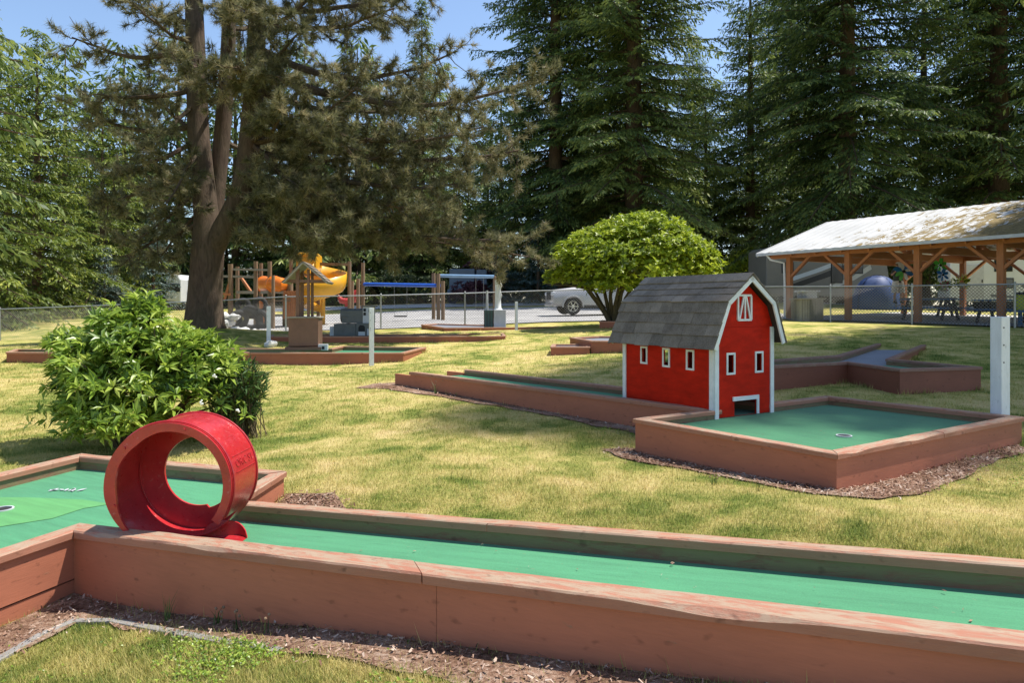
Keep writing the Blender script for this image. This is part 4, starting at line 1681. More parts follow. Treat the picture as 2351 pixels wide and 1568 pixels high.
def pv(i, r, z):
    """along in bays, across in metres, height above datum"""
    p = PV0 + PVA * i + PVD * r
    return Vector((p.x, p.y, z))


ZE = 2.98 + .72      # top of the eave beam
ZE = EYE + (HY - 580) / FOC * 27.0 + .02
PW = 7.8
for r in (0, PW):
    for i in range(0, 6):
        mb = MB()
        p = pv(i, r, 0)
        mb.bar((p.x, p.y, H(p.x, p.y) + .02), (p.x, p.y, ZE - .02), .19, .19, PVA)
        mb.build('timber_post', M['cedar'], pav, bevel=.01)
        for s in (-1, 1):
            if i == 0 and s < 0:
                continue
            mb = MB()
            mb.bar(pv(i, r, ZE - 1.02), pv(i + s * .38, r, ZE - .20), .09, .13, PVD)
            mb.build('knee_brace', M['cedar'], pav)
for r in (0, PW):
    mb = MB()
    mb.bar(pv(-.35, r, ZE - .09), pv(5.6, r, ZE - .09), .14, .28)
    mb.build('eave_beam', M['cedar'], pav)
ZR = ZE + 1.42
for i in range(0, 6):
    mb = MB()
    mb.bar(pv(i, -.02, ZE - .2), pv(i, PW + .02, ZE - .2), .12, .26)
    mb.bar(pv(i, PW / 2, ZE - .1), pv(i, PW / 2, ZR - .12), .12, .14, PVA)
    mb.build('cross_beam', M['cedar'], pav)
mb = MB()
i = -.25
while i < 5.7:
    for sg in (0, 1):
        r0, r1 = (-.5, PW / 2) if sg == 0 else (PW + .5, PW / 2)
        mb.bar(pv(i, r0, ZE + .05 - .18), pv(i, r1, ZR - .10), .05, .15)
    i += .42
mb.build('rafters', M['cedar'], pav)
m, nt, b = new_mat('mossy_metal_roof')
v = coords(nt, True)
a = noise_tex(nt, v, .55, 4, .6)
f = noise_tex(nt, coords(nt, True, (1.5, .8, 1)), 1.9, 7, .78, .8)
sepn = nd(nt, 'ShaderNodeSeparateXYZ')
nt.links.new(v, sepn.inputs[0])
gx_ = nd(nt, 'ShaderNodeMapRange')
gx_.inputs['From Min'].default_value = 2
gx_.inputs['From Max'].default_value = 8.5
gx_.inputs['To Min'].default_value = -.05
gx_.inputs['To Max'].default_value = .17
nt.links.new(sepn.outputs[0], gx_.inputs['Value'])
gy_ = nd(nt, 'ShaderNodeMath', operation='MULTIPLY_ADD')
nt.links.new(sepn.outputs[1], gy_.inputs[0])
gy_.inputs[1].default_value = -.012
nt.links.new(gx_.outputs[0], gy_.inputs[2])
s1 = nd(nt, 'ShaderNodeMath', operation='ADD')
nt.links.new(f, s1.inputs[0])
nt.links.new(gy_.outputs[0], s1.inputs[1])
mask = ramp(nt, s1.outputs[0], [(.55, (0, 0, 0)), (.585, (1, 1, 1))])
moss = ramp(nt, noise_tex(nt, v, 9, 4, .7), [(.3, (.10, .075, .03)), (.55, (.24, .17, .06)), (.8, (.34, .27, .12))])
met = ramp(nt, a, [(.3, (.42, .42, .41)), (.7, (.58, .58, .57))])
nt.links.new(mixc(nt, mask, met, moss), b.inputs['Base Color'])
nt.links.new(ramp(nt, mask, [(0, (.55, .55, .55)), (1, (.95, .95, .95))]), b.inputs['Roughness'])
bump(nt, b, mask, .4, .02)
M['metal_roof'] = m
i0, i1 = -.42, 5.75
LEN = PVA.length
for sg in (0, 1):
    r0, r1 = (-.62, PW / 2) if sg == 0 else (PW + .62, PW / 2)
    z0, z1 = ZE - .02, ZR + .09
    mb = MB()
    n = 76
    prev = None
    for k in range(n + 1):     # standing corrugations
        i = lerp(i0, i1, k / n)
        h = .018 * (k % 2)
        a, b_ = pv(i, r0, z0 + h), pv(i, r1, z1 + h)
        if prev:
            sl_ = math.hypot(r1 - r0, z1 - z0)
            x0, x1 = (i - i0) * LEN, (i - i0 - (i1 - i0) / n) * LEN
            pa_, pb_ = prev
            dn = Vector((0, 0, .012))
            mb.add([pa_, a, b_, pb_, pa_ - dn, a - dn, b_ - dn, pb_ - dn],
                   [(0, 1, 2, 3), (7, 6, 5, 4), (0, 4, 5, 1), (2, 6, 7, 3)],
                   [(x1, 0, 0), (x0, 0, 0), (x0, sl_, 0), (x1, sl_, 0)] * 2)
        prev = (a, b_)
    mb.build('roof_sheet', M['metal_roof'], pav, fix=False)
    mb = MB()
    mb.bar(pv(i0, r0 - .03 * (1 if sg == 0 else -1), z0 - .055), pv(i1, r0 - .03 * (1 if sg == 0 else -1), z0 - .055), .09, .10)
    mb.build('gutter', M['pale_grey'], pav)
mb = MB()
for r0, r1 in ((-.62, PW / 2), (PW + .62, PW / 2)):
    mb.bar(pv(i0 - .01, r0, ZE - .08), pv(i0 - .01, r1, ZR + .03), .03, .15)
mb.build('rake_board', M['white_trim'], pav)
mb = MB()
mb.tube([pv(-.25, -.55, ZE - .10), pv(-.2, -.5, ZE - .28), pv(-.06, -.14, ZE - .42), pv(-.05, -.13, ZE - 1.2), pv(-.05, -.13, 1.0)], .04, 8)
mb.build('downpipe', M['white_trim'], pav, True)


def table(i, r, lab, mat_top, ln=1.8):
    p = pv(i, r, 0)
    g = H(p.x, p.y) + .05
    ax = (pa, PVD, Z)
    root = thing('picnic_table', lab, 'picnic table', (p.x, p.y, g), 'picnic tables under the shelter')
    o = Vector((p.x, p.y, g))
    mb = MB()
    for k in range(5):
        mb.box(o + PVD * (-.30 + k * .15) + Z * .74, (ln, .14, .04), ax)
    mb.build('table_top', M[mat_top], root)
    for s in (-1, 1):
        mb = MB()
        for k in range(2):
            mb.box(o + PVD * (s * .62 + k * .145 - .07) + Z * .44, (ln, .135, .04), ax)
        mb.build('bench', M[mat_top], root)
    for s in (-1, 1):
        mb = MB()
        e = o + pa * (s * ln * .36)
        mb.bar(e + PVD * -.55 + Z * .02, e + PVD * -.22 + Z * .72, .05, .09, pa)
        mb.bar(e + PVD * .55 + Z * .02, e + PVD * .22 + Z * .72, .05, .09, pa)
        mb.bar(e + PVD * -.70 + Z * .40, e + PVD * .70 + Z * .40, .05, .09)
        mb.build('trestle', M['dark_wood'], root)
    return root


table(1.75, 1.9, 'picnic table with blue cloth near the second front post of the shelter', 'blue_cloth')
table(2.75, 1.8, 'picnic table with blue cloth between the two right hand shelter posts', 'blue_cloth')
table(3.85, 2.2, 'picnic table with blue cloth at the right edge, partly out of view', 'blue_cloth')
table(.95, 5.4, 'bare wooden picnic table at the back of the shelter where a person stands', 'grey_wood')
# slatted bin
bpnt = on(1852, 24.6)
binr = thing('litter_bin', 'grey slatted wooden litter bin with a roofed top behind the fence', 'litter bin', tuple(bpnt))
mb = MB()
for s in range(9):
    mb.box(bpnt + Vector((-.36 + s * .09, -.36, .38)), (.075, .02, .76))
    mb.box(bpnt + Vector((-.36 + s * .09, .36, .38)), (.075, .02, .76))
    mb.box(bpnt + Vector((-.41, -.32 + s * .08, .38)), (.02, .07, .76))
    mb.box(bpnt + Vector((.41, -.32 + s * .08, .38)), (.02, .07, .76))
mb.build('slats', M['grey_wood'], binr)
mb = MB()
mb.box(bpnt + Vector((0, 0, .79)), (.95, .85, .05))
mb.build('rim', M['grey_wood'], binr)
mb = MB()
mb.box(bpnt + Vector((0, 0, .92)), (.50, .5, .22))
mb.box(bpnt + Vector((0, 0, 1.06)), (.66, .62, .06))
mb.build('lid', M['pale_grey'], binr)
# yellow-green drinks drum on the right table
c = pv(3.55, 1.75, 0)
c = P(2341, 712, 20.9)
dz0 = c.z
drum = thing('drinks_cooler', 'round yellow green drinks drum standing on a blue table at the right edge', 'drinks drum', tuple(c))
mb = MB()
mb.tube([c + Z * q for q in (0, .02, .25, .42, .46)], [.15, .17, .175, .16, .12], 14)
mb.build('drum_body', M['lime_plastic'], drum, True)
mb = MB()
mb.tube([c + Z * .46, c + Z * .54], [.13, .10], 14)
mb.build('lid', M['black'], drum, True)
mb = MB()
mb.box(c - Z * .03, (.9, .8, .05))
mb.box(c - Z * .40, (.08, .08, .74))
stand = tag(mb.build('side_table', M['blue_cloth'], None), 'small dark blue side table under the yellow green drinks drum', 'table')


# ------------------------------------------------------------------ garden spinners hung under the shelter
def spinner(px, py, Y, rad, cols, lab):
    c = P(px, py, Y)
    root = thing('garden_spinner', lab, 'garden spinner', tuple(c), 'flower spinners hanging in the shelter')
    n = len(cols)
    for k, cm in enumerate(cols):
        a = 2 * math.pi * k / n + .4
        d = Vector((math.cos(a), .15 * math.sin(3 * a), math.sin(a)))
        e = Vector((-math.sin(a), .45, math.cos(a)))
        mb = MB()
        q = [c + d * rad * .12, c + d * rad * .5 + e * rad * .26, c + d * rad * .95 + e * rad * .18, c + d * rad, c + d * rad * .8 - e * rad * .22, c + d * rad * .4 - e * rad * .2]
        mb.prism(q, (0, .012, 0))
        mb.build('petal', M[cm], root)
    mb = MB()
    mb.disc(c + Vector((0, -.03, 0)), (0, 1, 0), rad * .16, .03, 12)
    mb.build('hub', M['black'], root)
    mb = MB()
    mb.tube([c + Z * .05, c + Z * (ZE - c.z - .25)], .008, 5)
    mb.build('cord', M['black'], root)


spinner(2074, 623, 28.6, .40, ['petal_white', 'petal_blue', 'petal_white', 'petal_blue', 'petal_green', 'petal_green', 'petal_white', 'petal_blue'],
        'large white blue and green flower spinner hanging in front of the person')
spinner(2158, 609, 26.5, .28, ['petal_green'] * 6, 'bright green flower spinner hanging in the shelter')
spinner(2164, 631, 26.4, .24, ['petal_blue'] * 6, 'blue flower spinner hanging just below the green one')


# ------------------------------------------------------------------ person under the shelter
def skin_body(name, joints, edges, root_i, mat, parent, sub=1):
    me = bpy.data.meshes.new(name)
    base = world_of(parent)
    me.from_pydata([tuple(Vector(j[0]) - Vector(base)) for j in joints], edges, [])
    o = bpy.data.objects.new(name, me)
    C.objects.link(o)
    o.parent = parent
    me.materials.append(mat)
    md = o.modifiers.new('skin', 'SKIN')
    if not me.skin_vertices:
        bpy.context.view_layer.objects.active = o
    for i, j in enumerate(joints):
        sv = me.skin_vertices[0].data[i]
        r = j[1]
        sv.radius = (r, r) if not hasattr(r, '__len__') else r
        sv.use_root = (i == root_i)
    md.use_smooth_shade = True
    ss = o.modifiers.new('sub', 'SUBSURF')
    ss.levels = ss.render_levels = sub
    return o


pp = P(2061, 700, 30.4)
pg = H(pp.x, pp.y) + .05 + .46       # on the bench of the rear table
O = Vector((pp.x, pp.y, pg))
per = thing('person', 'person in white shorts and dark grey shirt reaching up under the shelter', 'person', tuple(O))
q = lambda x, y, z: O + Vector((x, y, z))
J = [(q(0, 0, .95), .125), (q(0, 0, 1.12), .115), (q(0, .01, 1.30), .14), (q(0, .01, 1.42), .10), (q(0, 0, 1.50), .055), (q(0, -.01, 1.58), .072), (q(0, -.015, 1.68), .085), (q(0, -.005, 1.74), .06),
     (q(-.10, 0, .90), .085), (q(-.13, -.01, .50), .058), (q(-.14, .02, .28), .052), (q(-.15, .03, .08), .038), (q(-.15, -.10, .03), .032),
     (q(.10, 0, .90), .085), (q(.13, -.01, .50), .058), (q(.14, .02, .28), .052), (q(.15, .03, .08), .038), (q(.15, -.10, .03), .032),
     (q(-.19, .01, 1.42), .055), (q(-.33, -.08, 1.22), .042), (q(-.26, -.26, 1.38), .032), (q(-.24, -.33, 1.45), .026),
     (q(.19, .01, 1.42), .055), (q(.42, -.06, 1.36), .042), (q(.55, -.20, 1.50), .032), (q(.58, -.26, 1.56), .026)]
E_ = [(0, 1), (1, 2), (2, 3), (3, 4), (4, 5), (5, 6), (6, 7), (0, 8), (8, 9), (9, 10), (10, 11), (11, 12), (0, 13), (13, 14), (14, 15), (15, 16), (16, 17),
      (3, 18), (18, 19), (19, 20), (20, 21), (3, 22), (22, 23), (23, 24), (24, 25)]
for hand, sg in ((21, -1), (25, 1)):
    hp = J[hand][0]
    for f in range(5):
        o1 = Vector(((f - 2) * .018, -.03 - .012 * (2 - abs(f - 2)), .03))
        if f == 4:
            o1 = Vector((.045 * -sg, -.015, .0))
        J.append((hp + o1, .0095))
        J.append((hp + o1 * 1.8 + Vector((0, -.01, -.006)), .008))
        E_ += [(hand, len(J) - 2), (len(J) - 2, len(J) - 1)]
skin_body('body', J, E_, 0, M['skin'], per)


def cloth(name, rows, mat):
    """Closed garment from rings (centre, rx, ry)."""
    mb = MB()
    n = 14
    vs, fs = [], []
    for (c, rx, ry) in rows:
        for k in range(n):
            a = 2 * math.pi * k / n
            vs.append(Vector(c) + Vector((rx * math.cos(a), ry * math.sin(a), .01 * math.sin(3 * a))))
    for i in range(len(rows) - 1):
        for k in range(n):
            k2 = (k + 1) % n
            fs.append((i * n + k, i * n + k2, (i + 1) * n + k2, (i + 1) * n + k))
    mb.add(vs, fs)
    return mb


cloth('shirt', [(q(0, 0, .88), .21, .16), (q(0, 0, 1.0), .20, .155), (q(0, 0, 1.2), .20, .155), (q(0, .01, 1.36), .225, .16), (q(0, .01, 1.46), .17, .12), (q(0, 0, 1.52), .07, .07)], 0).build('shirt', M['shirt'], per, True)
for s in (-1, 1):
    mb = MB()
    a = q(s * .17, .01, 1.43)
    b_ = q(-.30, -.06, 1.25) if s < 0 else q(.36, -.04, 1.37)
    mb.tube([a, a.lerp(b_, .5), b_], [.085, .078, .075], 12, False)
    mb.build('sleeve', M['shirt'], per, True)
sm = MB()
for s in (-1, 1):
    m2 = cloth('x', [(q(s * .085, 0, .98), .125, .155), (q(s * .10, 0, .86), .14, .16), (q(s * .135, -.005, .66), .135, .14), (q(s * .15, -.01, .46), .135, .135)], 0)
    sm.add(m2.v, m2.f)
sm.build('shorts', M['shorts'], per, True)
for s in (-1, 1):
    mb = MB()
    mb.tube([q(s * .15, .07, .045), q(s * .15, -.02, .06), q(s * .15, -.12, .045), q(s * .15, -.17, .035)], [.042, .052, .046, .03], 10)
    mb.build('shoe', M['black'], per, True)
mb = MB()
mb.ball(q(0, 0, 1.72), (.098, .11, .085), 12, 8)
mb.build('hair', M['dark_wood'], per, True)
mb = MB()
mb.ball(q(0, -.015, 1.755), (.105, .118, .06), 12, 8)
mb.box(q(0, -.14, 1.735), (.14, .10, .012))
mb.build('cap', M['petal_white'], per, True)
mb = MB()
for s in (-1, 1):
    mb.ball(q(s * .034, -.098, 1.675), .011, 8, 6)
eyes = mb.build('eyes', M['black'], per, True)
mb = MB()
mb.ball(q(0, -.108, 1.645), (.013, .018, .022), 8, 6)
mb.ball(q(-.09, 0, 1.65), (.012, .02, .03), 8, 6)
mb.ball(q(.09, 0, 1.65), (.012, .02, .03), 8, 6)
mb.build('nose_and_ears', M['skin'], per, True)
mb = MB()
mb.box(q(0, -.096, 1.605), (.045, .008, .009))
mb.build('mouth', M['pink_leaf'], per)

# ------------------------------------------------------------------ flower baskets seen in the shelter
for (x, y, Y, s, lab, mt) in ((2165, 657, 26.2, .22, 'potted plant with green and pink flowers on a shelter table', 'pink_leaf'),
                              (2205, 648, 26.0, .30, 'leafy yellow green potted plant between two shelter posts', 'lime_plastic')):
    c = P(x, y, Y)
    root = thing('potted_plant', lab, 'potted plant', tuple(c - Z * .2), 'potted plants in the shelter')
    mb = MB()
    mb.tube([c - Z * .2, c - Z * .02], [.10, .14], 12)
    mb.build('pot', M['concrete'], root, True)
    mb = MB()
    for k in range(90):
        d = Vector((random.gauss(0, 1), random.gauss(0, 1), random.gauss(.4, .8))).normalized()
        p = c + d * s * random.uniform(.3, 1)
        e = d.orthogonal().normalized() * .05
        mb.add([p, p + e + d * .03, p + d * .11, p - e + d * .03], [(0, 1, 2, 3)], None, random.random())
    mb.build('foliage', M['rhodo'], root, tint=True)
    mb = MB()
    for k in range(16):
        d = Vector((random.gauss(0, 1), random.gauss(0, 1) - .6, random.gauss(.5, .8))).normalized()
        mb.ball(c + d * s * random.uniform(.7, 1), .03, 6, 4)
    mb.build('flowers', M[mt], root)

# ------------------------------------------------------------------ vehicles
def loft(mb, rows):
    """rows: (x, z_bottom, z_top, half width bottom, half width top) -> closed body along x, local axes"""
    vs, fs = [], []
    for (x, z0, z1, w0, w1) in rows:
        c = min(.09, (z1 - z0) * .25)
        ring = [(-w0, z0 + c), (-w0 * 1.0, lerp(z0, z1, .55)), (-w1, z1 - c), (-w1 + c * 1.1, z1), (w1 - c * 1.1, z1), (w1, z1 - c), (w0, lerp(z0, z1, .55)), (w0, z0 + c), (w0 - c, z0), (-w0 + c, z0)]
        vs += [(x, y, z) for y, z in ring]
    n = 10
    for i in range(len(rows) - 1):
        for k in range(n):
            k2 = (k + 1) % n
            fs.append((i * n + k, i * n + k2, (i + 1) * n + k2, (i + 1) * n + k))
    fs.append(tuple(reversed(range(n))))
    fs.append(tuple((len(rows) - 1) * n + k for k in range(n)))
    mb.add(vs, fs)


def car(name, label, cat, loc, ang, paint, pickup=False, L=5.0, hw=.93, hh=1.78, up=0.0):
    """Front points along local +x."""
    root = bpy.data.objects.new(name, None)
    C.objects.link(root)
    root.location = loc
    root.rotation_euler = (0, 0, ang)
    tag(root, label, cat, 'parked cars')
    f = L / 2
    wr = .385
    fa, ra = f - .92, -f + 1.08
    mb = MB()
    hood = 1.10 + up
    belt = 1.08 + up
    rows = [(-f, .55, .98 + up, hw * .9, hw * .86), (-f + .12, .42, 1.10 + up, hw * .97, hw * .93), (ra - .55, .38, 1.13 + up, hw, hw * .96), (0, .36, 1.12 + up, hw, hw * .965),
            (f - 1.45, .36, 1.14 + up, hw, hw * .955), (f - .9, .38, hood + .02, hw, hw * .93), (f - .25, .40, hood - .06, hw * .97, hw * .88), (f - .03, .46, hood - .10, hw * .94, hw * .86), (f, .50, hood - .20, hw * .90, hw * .82)]
    loft(mb, rows)
    body = mb.build('body', M[paint], root, True)
    cut = MB()
    for x in (fa, ra):
        cut.tube([(x, -hw - .2, wr), (x, hw + .2, wr)], wr + .075, 24)
    cu_ = cut.build('wheel_arch_cutter', M['black'], root)
    md = body.modifiers.new('arches', 'BOOLEAN')
    md.object = cu_
    md.operation = 'DIFFERENCE'
    md.solver = 'EXACT'
    dg = bpy.context.evaluated_depsgraph_get()
    dg.update()
    nm = bpy.data.meshes.new_from_object(body.evaluated_get(dg))
    body.modifiers.clear()
    body.data = nm
    bpy.data.objects.remove(cu_)
    for x in (fa, ra):
        for s in (-1, 1):
            mb = MB()
            pth = [(x + (wr + .085) * math.cos(R(t)), s * (hw + .005), wr + (wr + .085) * math.sin(R(t))) for t in range(-5, 186, 10)]
            mb.tube(pth, .04, 6)
            mb.build('fender_flare', M[paint], root, True)
    # cabin
    c0, c1 = (-.55, f - 1.55) if pickup else (-f + .15, f - 1.55)
    mb = MB()
    loft(mb, [(c0, belt, belt + .06, hw * .93, hw * .9), (c0 + (.10 if pickup else .35), belt, hh - .06, hw * .92, hw * .76), (c0 + .6, belt, hh, hw * .92, hw * .78), (c1 - 1.0, belt, hh - .01, hw * .92, hw * .78),
              (c1 - .62, belt, hh - .07, hw * .92, hw * .76), (c1 + .12, belt, belt + .06, hw * .92, hw * .88)])
    cab = mb.build('cabin', M[paint], root, True)
    # glass
    mb = MB()
    xx = [c0 + .45, c0 + 1.25 if pickup else c0 + 1.35, c1 - .55]
    if not pickup:
        xx = [c0 + .5, (c0 + c1) / 2 - .25, c1 - .5]
    for s in (-1, 1):
        for a, b_ in zip(xx, xx[1:]):
            y0, y1 = s * (hw * .905 + .004), s * (hw * .80 + .004)
            mb.hexa([(a + .05, y0, belt + .09), (b_ - .05 + (.25 if b_ == xx[-1] else 0), y0, belt + .09), (b_ - .05 + (.25 if b_ == xx[-1] else 0), y0 + s * .006, belt + .09), (a + .05, y0 + s * .006, belt + .09),
                     (a + .08, y1, hh - .13), (b_ - .08, y1, hh - .13), (b_ - .08, y1 + s * .006, hh - .13), (a + .08, y1 + s * .006, hh - .13)])
    mb.build('side_window', M['glass'], cab)
    mb = MB()
    xa, xb = c1 + .135, c1 - .60
    mb.hexa([(xa, -hw * .8, belt + .08), (xa, hw * .8, belt + .08), (xa + .01, hw * .8, belt + .09), (xa + .01, -hw * .8, belt + .09),
             (xb, -hw * .66, hh - .09), (xb, hw * .66, hh - .09), (xb + .012, hw * .66, hh - .08), (xb + .012, -hw * .66, hh - .08)])
    mb.build('windscreen', M['glass'], cab)
    for x in (fa, ra):
        for s in (-1, 1):
            mb = MB()
            mb.torus((x, s * (hw - .12), wr), (0, 1, 0), wr - .10, .105, 26, 10)
            wh = mb.build('wheel', M['rubber'], root, True)
            mb = MB()
            mb.ring((x, s * (hw - .06), wr), (0, s, 0), wr - .12, wr - .165, .03, 24)
            for k in range(6):
                a = k * math.pi / 3
                mb.bar((x, s * (hw - .045), wr), (x + math.cos(a) * (wr - .14), s * (hw - .045), wr + math.sin(a) * (wr - .14)), .03, .07, (0, 1, 0))
            mb.disc((x, s * (hw - .06), wr), (0, s, 0), .07, .04, 12)
            mb.build('rim', M['chrome'], wh)
            mb = MB()
            mb.disc((x, s * (hw - .11), wr), (0, s, 0), wr - .13, .02, 20)
            mb.build('brake_disc', M['black'], wh)
    mb = MB()
    mb.box((f - .005, 0, .78 + up * .7), (.05, hw * 1.0, .24 + up))
    mb.build('grille', M['black'], root)
    for s in (-1, 1):
        mb = MB()
        mb.box((f - .05, s * hw * .74, .84 + up), (.16, .34, .17))
        mb.build('headlight', M['rv_white'], root, bevel=.03)
        mb = MB()
        mb.box((f - .04, s * hw * .62, .52), (.12, .22, .10))
        mb.build('fog_light', M['lime_plastic' if False else 'pale_grey'], root, bevel=.02)
        mb = MB()
        mb.ball((c1 - .12, s * (hw + .12), 1.22 + up), (.09, .12, .09), 8, 6)
        mb.build('mirror', M[paint], root, True)
        mb = MB()
        mb.box((.1, s * (hw + .004), .34), (L - 2.6, .06, .10))
        mb.build('side_step', M['black'], root)
        mb = MB()
        for dx in (.15, -.95):
            mb.box((dx, s * (hw + .005), .98 + up), (.18, .02, .03))
        mb.build('door_handle', M[paint], root)
    mb = MB()
    mb.box((f - .01, 0, .47), (.12, hw * 1.75, .14))
    mb.build('bumper', M[paint], root, bevel=.03)
    if not pickup:
        mb = MB()
        for s in (-1, 1):
            mb.tube([(-f + .6, s * hw * .66, hh + .01), (-f + .7, s * hw * .66, hh + .05), (c1 - 1.0, s * hw * .66, hh + .05), (c1 - .9, s * hw * .66, hh + .0)], .018, 6)
        mb.build('roof_rail', M['black'], root)
    return root


sp = on(1298 + 92, 32.6)
car('parked_car', 'silver pickup truck parked behind the fence, half hidden by the lime green tree', 'pickup truck', (sp.x, sp.y, sp.z + .05), R(180 + 8), 'silver', True, 5.4, .98, 1.95, .12)
sp = on(1808, 45)
car('parked_car', 'black car with a pale roof edge parked in front of the brown cabin', 'car', (sp.x, sp.y, sp.z + .05), R(180 + 14), 'black_car', False, 4.8, .93, 1.76)


# ------------------------------------------------------------------ campers, cabin, tent
def camper(loc, ang, L, wid, hgt, lab, body, decals, wins, door=None, slant=True, logo=False):
    root = bpy.data.objects.new('camper', None)
    C.objects.link(root)
    root.location = loc
    root.rotation_euler = (0, 0, ang)
    tag(root, lab, 'camper', 'campers parked behind the shelter')
    h0 = .5
    mb = MB()
    pf = [(-L / 2, h0), (L / 2 - .1, h0), (L / 2, h0 + .6), (L / 2 - (.35 if slant else .05), hgt - .12), (L / 2 - .6, hgt), (-L / 2 + .25, hgt), (-L / 2, hgt - .2)]
    mb.prism([(x, -wid / 2, z) for x, z in pf], (0, wid, 0))
    mb.build('body', M[body], root, bevel=.06)
    for (x0, x1, z0, z1) in wins:
        mb = MB()
        mb.box(((x0 + x1) / 2, -wid / 2 - .012, (z0 + z1) / 2), (x1 - x0, .03, z1 - z0))
        w = mb.build('window', M['black'], root, bevel=.04)
        mb = MB()
        mb.box(((x0 + x1) / 2, -wid / 2 - .03, (z0 + z1) / 2), (x1 - x0 - .1, .012, z1 - z0 - .1))
        mb.build('pane', M['glass'], w)
    for (pts, dm) in decals:
        mb = MB()
        mb.prism([(x, -wid / 2 - .004, z) for x, z in pts], (0, -.004, 0))
        mb.build('stripe', M[dm], root)
    if door:
        x0, x1, z0, z1 = door
        mb = MB()
        mb.box(((x0 + x1) / 2, -wid / 2 - .01, (z0 + z1) / 2), (x1 - x0, .025, z1 - z0))
        d = mb.build('door', M['pale_grey'], root, bevel=.02)
        mb = MB()
        mb.box((x1 - .08, -wid / 2 - .03, (z0 + z1) / 2), (.05, .03, .15))
        mb.build('handle', M['black'], d)
    for x in (-L * .12, -L * .12 - .85):
        for s in (-1, 1):
            mb = MB()
            mb.torus((x, s * (wid / 2 - .15), .36), (0, 1, 0), .25, .105, 20, 8)
            mb.disc((x, s * (wid / 2 - .10), .36), (0, s, 0), .17, .03, 14)
            mb.build('wheel', M['rubber'], root, True)
    return root


sw = [([(-2.6, 1.2), (-.5, 1.9), (2.2, 2.9), (2.4, 2.7), (0, 1.7), (-2.4, .95)], 'rv_brown'), ([(-2.6, 1.65), (-.9, 2.2), (1.6, 3.1), (1.8, 2.95), (-.5, 2.05), (-2.4, 1.45)], 'rv_white'),
      ([(.2, 1.2), (1.6, 1.75), (2.8, 2.5), (2.9, 2.2), (1.7, 1.5), (.3, 1.0)], 'rv_pale')]
l = on(1878, 45)
camper((l.x, l.y, l.z), R(8), 8.4, 2.4, 3.5, 'tan camper with dark swooping stripes parked behind the left half of the shelter', 'rv_tan_shaded', sw, [(.1, .9, 1.3, 2.9), (1.5, 2.3, 1.9, 2.8), (-3.2, -2.4, 1.9, 2.6)])
l = on(2300, 36)
l2 = l
camper((l.x + 1.2, l.y, l.z), R(-18), 7.4, 2.4, 3.3, 'white camper with dark windows and grey stripes behind the right end of the shelter', 'rv_white',
       [([(-.6, 1.25), (1.4, .75), (3.2, .65), (3.2, .78), (1.5, .90), (-.5, 1.42)], 'rv_grey'), ([(-1.9, .75), (1.0, .52), (3.2, .52), (3.2, .62), (1.0, .62), (-1.9, .88)], 'rv_grey'),
        ([(.05, 1.78), (.22, 2.08), (.36, 1.84), (.46, 1.98), (.74, 1.74)], 'rv_grey'), ([(.12, 1.80), (.24, 1.96), (.34, 1.80)], 'petal_blue')],
       [(-1.75, -.95, 2.02, 2.72), (-1.55, -.9, 1.18, 1.70)], (-3.0, -2.2, .7, 2.4))
# brown cabin with a dark roof
l = on(1785, 56)
cab = thing('cabin', 'dark brown cabin with blue black roof and white door frame behind the black car', 'cabin', tuple(l))
x0, x1 = -3.4, 5.5
mb = MB()
mb.box(l + Vector((1.0, 2.5, 1.35)), (8.6, 5, 2.7))
mb.build('wall', M['dark_wood'], cab)
mb = MB()
mb.prism([l + Vector((-3.9, -.5, 2.55)), l + Vector((-3.9, 2.5, 4.0)), l + Vector((-3.9, 5.5, 2.55)), l + Vector((-3.9, 5.5, 2.45)), l + Vector((-3.9, -.5, 2.45))], (9.8, 0, 0))
mb.build('roof', M['roof_dark'], cab)
for xa, wd in ((-1.9, .7), (1.7, .8)):
    mb = MB()
    mb.box(l + Vector((xa, -.03, 1.6)), (wd + .2, .05, 1.3))
    f = mb.build('window', M['white_trim'], cab)
    mb = MB()
    mb.box(l + Vector((xa, -.06, 1.6)), (wd, .03, 1.1))
    mb.build('pane', M['glass'], f)
mb = MB()
mb.box(l + Vector((.0, -.03, 1.1)), (1.15, .05, 2.2))
f = mb.build('door', M['white_trim'], cab)
mb = MB()
mb.box(l + Vector((.0, -.06, 1.2)), (.6, .03, 1.6))
mb.build('pane', M['glass'], f)
# a second pale roofed cabin to its left
l = on(1690, 60)
cab2 = thing('cabin', 'small cabin with a pale roof showing left of the brown cabin', 'cabin', tuple(l))
mb = MB()
mb.box(l + Vector((0, 2, 1.1)), (4.2, 4, 2.2))
mb.build('wall', M['dark_wood'], cab2)
mb = MB()
mb.prism([l + Vector((-2.4, -.5, 2.3)), l + Vector((-2.4, 2, 3.6)), l + Vector((-2.4, 4.5, 2.3)), l + Vector((-2.4, 4.5, 2.2)), l + Vector((-2.4, -.5, 2.2))], (4.8, 0, 0))
mb.build('roof', M['pale_grey'], cab2)
